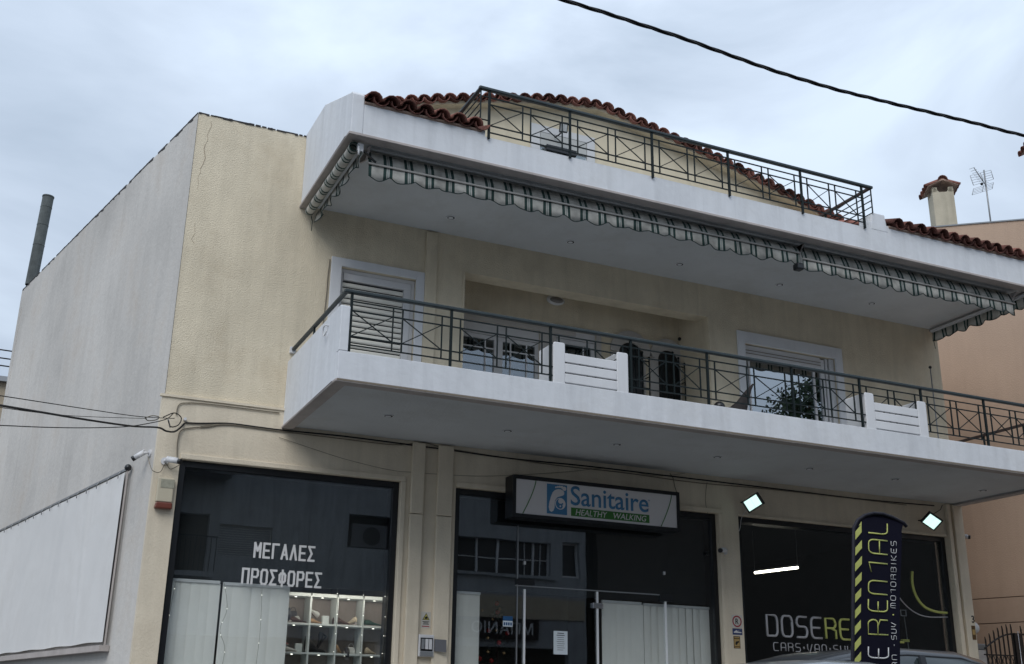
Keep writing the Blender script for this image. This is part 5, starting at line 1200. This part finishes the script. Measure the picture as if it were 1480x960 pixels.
# ================================================================== CARS
carglass = pmat('car_glass', (.02, .028, .03), .06, spec=.8); rubber = pmat('tyre_rubber', (.02, .02, .02), .9); rimm = pmat('alloy_rim', (.4, .4, .42), .3, metal=.9)
def car(name, label, cat, cx, cy, paint, Ht, Ln, Wd, zr_rel, roofpts):
    """parked along x, nose towards +x. roofpts: outline of the cabin (x, z) from rear to front"""
    t = thing(name, label, cat, (cx, cy, 0)); hw = Wd/2
    def loft(st, ring, nm, mat, smooth=True):
        m = MB(); v = []; n = len(ring(st[0]))
        for s in st: v += [Vector((cx+a, cy+b, c)) for a, b, c in ring(s)]
        f = [(i*n+k, i*n+(k+1) % n, (i+1)*n+(k+1) % n, (i+1)*n+k) for i in range(len(st)-1) for k in range(n)]
        f += [tuple(range(n))[::-1], tuple((len(st)-1)*n+k for k in range(n))]
        m.add(v, f, smooth); return m.build(nm, mat, t)
    belt = Ht*.60
    # lower body: x, z bottom, z belt, half width
    L2 = Ln/2
    st = [(-L2, .45, belt*.80, hw*.72), (-L2+.06, .32, belt*.93, hw*.88), (-L2+.3, .25, belt, hw*.97), (-L2+1.0, .22, belt+.01, hw), (0, .22, belt, hw), (L2-1.25, .22, belt-.02, hw), (L2-.8, .23, belt-.08, hw*.98), (L2-.25, .27, belt-.18, hw*.92), (L2-.05, .34, belt-.30, hw*.78), (L2, .42, belt-.38, hw*.66)]
    def ring(s):
        x, zb, zt_, w_ = s; out = []
        for y_, f_ in ((-.86, 0), (-1, .12), (-1.0, .45), (-.985, .72), (-.93, .93), (-.80, 1.0), (.80, 1.0), (.93, .93), (.985, .72), (1, .45), (1, .12), (.86, 0)): out.append((x, y_*w_, zb+(zt_-zb)*f_))
        return out
    body = loft(st, ring, 'body', paint)
    # cabin: glass block with painted roof and pillars
    def ring2(s):
        x, z = s; k = (z-belt)/(Ht-belt); wb, wt = hw*.90, hw*.90-(hw*.20)*k
        return [(x, -wb, belt-.03), (x, -wt, z-.05*k), (x, -wt*.86, z-.012*k), (x, 0, z), (x, wt*.86, z-.012*k), (x, wt, z-.05*k), (x, wb, belt-.03)]
    loft([(a, max(belt+.01, b-.022)) for a, b in roofpts], ring2, 'windows', carglass)
    rp = [(a, b) for a, b in roofpts if b > Ht-.16]
    def ring3(s):
        x, z = s; k = (z-belt)/(Ht-belt); wt = hw*.905-(hw*.20)*k
        return [(x, -wt, z-.085), (x, -wt-.004, z-.05), (x, -wt*.86, z+.006), (x, -wt*.4, z+.018), (x, wt*.4, z+.018), (x, wt*.86, z+.006), (x, wt+.004, z-.05), (x, wt, z-.085), (x, 0, z-.03)]
    loft(rp, ring3, 'roof', paint)
    for sy_ in (-1, 1):
        def side(x, z): k = (z-belt)/(Ht-belt); return Vector((cx+x, cy+sy_*(hw*.905-(hw*.2)*k+.004), z))
        for (a, b), (c, d) in zip(roofpts, roofpts[1:]):
            if b <= Ht-.1 or d <= Ht-.1: MB().tube([side(a, max(belt, b-.06)), side(c, max(belt, d-.06))], .035, 6).build('pillar', paint, t)
        xm = (roofpts[0][0]+roofpts[-1][0])/2; MB().bar(side(xm, belt), side(xm+.03, Ht-.07), .07, .03, (0, 1, 0)).build('pillar', paint, t)
        m = MB(); m.bar(Vector((cx-.55, cy+sy_*(hw+.001), belt-.12)), Vector((cx-.37, cy+sy_*(hw+.001), belt-.12)), .02, .03); m.build('door_handle', paint, t)
        m = MB(); m.ball((cx+.85, cy+sy_*(hw+.07), belt+.06), .1, 10, 8, (.55, 1, .75)); m.build('wing_mirror', paint, t)
        for x_ in (-L2+.8, L2-.85):
            w_ = MB().tube([(cx+x_, cy+sy_*(hw-.2), .32), (cx+x_, cy+sy_*(hw+.01), .32)], .32, 24).build('wheel', rubber, t)
            MB().tube([(cx+x_, cy+sy_*(hw-.02), .32), (cx+x_, cy+sy_*(hw+.016), .32)], .2, 20).build('rim', rimm, w_)
        MB().ball((cx+L2-.16, cy+sy_*hw*.66, belt-.33), .12, 10, 8, (.9, 1.2, .6)).build('headlight', glassgrey, t)
        MB().ball((cx-L2+.1, cy+sy_*hw*.72, belt-.12), .1, 10, 8, (.8, 1, 1.2)).build('tail_light', redm, t)
    return t
silver = pmat('silver_paint', (.27, .28, .29), .28, metal=.6, coat=.6); darkp = pmat('dark_grey_paint', (.05, .055, .062), .3, metal=.4, coat=.6)
car('parked_car', 'silver car in the foreground, only its curved roof in view below the flag', 'car', 5.50, 6.85, silver, 1.475, 4.0, 1.70, 0,
    [(-1.55, .93), (-.95, 1.33), (-.62, 1.43), (-.2, 1.475), (.2, 1.475), (.62, 1.42), (1.25, .93)])
car('parked_car', 'dark grey car behind the flag with its roof and windscreen in view', 'car', 8.45, 9.35, darkp, 1.77, 4.4, 1.8, 0,
    [(-1.75, 1.13), (-1.2, 1.62), (-.7, 1.73), (-.1, 1.77), (.6, 1.76), (.95, 1.69), (1.8, 1.12)])

# ================================================================== ACROSS THE STREET (seen mirrored in the shop glass)
OY = -2.0
pmat('brown_grey', (.12, .12, .125), .7)
OB = thing('opposite_building', 'grey concrete building across the street, mirrored in the shop windows', 'building', (9, OY, 0))
ops = [(3.95, 5.05, 4.35, 5.95), (5.31, 6.69, 4.9, 5.72), (8.78, 10.03, 5.37, 6.25), (12.04, 15.03, 4.95, 5.92), (15.42, 16.0, 4.95, 5.98), (12.0, 15.6, .2, 2.9), (4.2, 9.8, .2, 2.9)]
m = MB(); wall_grid(m, -2, 16.2, 0, 9.4, OY-.25, OY, ops); m.build('wall', concrete, OB)
MB().box(-2, 16.2, OY-8, OY-.9, 0, 9.4).build('rear_block', MATS['dim_interior'], OB)
MB().box(5.31, 6.69, OY-.2, OY-.12, 4.9, 5.72).build('shutter', shutm, OB)
for k in range(13): MB().box(5.33, 6.67, OY-.119, OY-.10, 4.92+.061*k, 4.97+.061*k).build('slat', greymetal, OB)
MB().box(12.04, 15.03, OY-.25, OY-.2, 4.95, 5.92).build('pane', blackm, OB)
for x in (12.04, 12.66, 13.32, 13.95, 14.45, 14.98): MB().box(x, x+.06, OY-.19, OY-.13, 4.95, 5.92).build('mullion', alum, OB)
for x in (14.2, 14.72): MB().box(x, x+.02, OY-.19, OY-.15, 4.96, 5.9).build('mullion', alum, OB)
MB().box(12.1, 14.98, OY-.185, OY-.15, 5.38, 5.41).build('mullion', alum, OB)
MB().box(11.0, 16.15, OY+.001, OY+.03, 3.70, 4.30).build('facing_band', pmat('beige_band', (.42, .36, .27), .8), OB)
w = MB(); frame(w, 15.42, 16.0, 4.95, 5.98, OY-.19, OY-.13, .06); w.build('window_frame', alum, OB); MB().box(15.42, 16.0, OY-.25, OY-.2, 4.95, 5.98).build('pane', blackm, OB)
MB().box(11.9, 15.2, OY+.001, OY+.10, 4.85, 4.94).build('sill', concrete, OB)
MB().box(8.9, 9.9, OY-.24, OY-.02, 5.40, 6.0).build('air_conditioner', MATS['brown_grey'], OB); MB().disc((9.45, OY-.02, 5.7), (0, 1, 0), .24, .01, 20).build('fan_grille', blackm, OB)
MB().box(3.3, 5.1, OY+.001, OY+1.0, 4.22, 4.35).build('balcony_slab', concrete, OB)
m = MB(); m.box(3.3, 5.1, OY+.96, OY+1.0, 5.2, 5.24)
for k in range(15): m.box(3.32+.125*k, 3.34+.125*k, OY+.97, OY+.99, 4.35, 5.2)
m.build('balcony_rail', blackm, OB)
MB().box(3.0, 5.4, OY+.001, OY+.9, 6.9, 7.05).build('balcony_slab', concrete, OB)
MB().box(11.0, 14.6, OY+.001, OY+.12, 3.12, 3.69).build('sign_board', blackm, OB)
text_obj('sign_letters', 'ΜΠΑΝΙΟ   ΔΑ', 11.4, 14.4, 3.25, 3.58, OY+.121, letterw, OB, .02, face=1)
for x in (2.8, 7.7, 11.1): MB().box(x, x+.03, OY+.001, OY+.03, 3.9, 7.8).build('drain_pipe', greymetal, OB)
O2 = thing('opposite_house', 'low brownish building across the street, mirrored in the right shop window', 'building', (24, -2.4, 0))
m = MB(); wall_grid(m, 16.8, 31, 0, 9.1, -2.7, -2.4, [(27, 28, 5, 6.4)]); m.build('wall', pmat('brown_render', (.07, .06, .05), .9, var=.2), O2)
MB().box(16.8, 31, -9, -3, 0, 9.1).build('rear_block', MATS['dim_interior'], O2); MB().box(16.6, 31.2, -9.2, -2.3, 9.1, 9.25).build('roof', mortar, O2)
PT = thing('pine_tree', 'umbrella pine across the street, mirrored in the upstairs balcony door', 'tree', (31, -9.4, 0))
barkm = pmat('pine_bark', (.12, .08, .055), .95, var=.3, bump=.5)
m = MB(); tr_ = smooth_line([(31.2, -9.4, 0), (31.0, -9.3, 5), (31.3, -9.5, 9.5), (31.1, -9.4, 12.6)], 4); m.tube(tr_, .32, 10, r2=.14); m.build('trunk', barkm, PT)
random.seed(21); m = MB(); blobs = [(31, -9.4, 13.2, 1.7), (30.1, -9.6, 12.8, 1.1), (32.2, -9.1, 13.0, 1.2), (32.3, -9.3, 15.3, .95), (31.7, -9.5, 14.6, .8), (30.4, -9.2, 13.9, .9), (31.4, -9.2, 12.2, 1.3), (30.2, -9.3, 11.8, .9), (32.6, -9.3, 11.9, 1.0)]
lb = MB()
for (bx, by, bz, br) in blobs:
    lb.tube([(31.15, -9.4, bz-1.6), (bx, by, bz)], .07, 5, r2=.03)
    for k in range(int(430*br)):
        d = Vector((random.gauss(0, 1), random.gauss(0, 1), random.gauss(0, .8))).normalized(); c = Vector((bx, by, bz))+d*br*random.uniform(.35, 1.2)
        a = Vector((random.gauss(0, 1), random.gauss(0, 1), random.gauss(0, 1))).normalized()*.11; b = d.cross(a).normalized()*.07
        m.add([c-a, c+b, c+a, c-b], [(0, 1, 2, 3)])
lb.build('branch', barkm, PT); m.build('crown', pmat('pine_needles', (.035, .06, .03), .8, var=.4, vscale=2), PT, recalc=False)
bpy.context.view_layer.update()
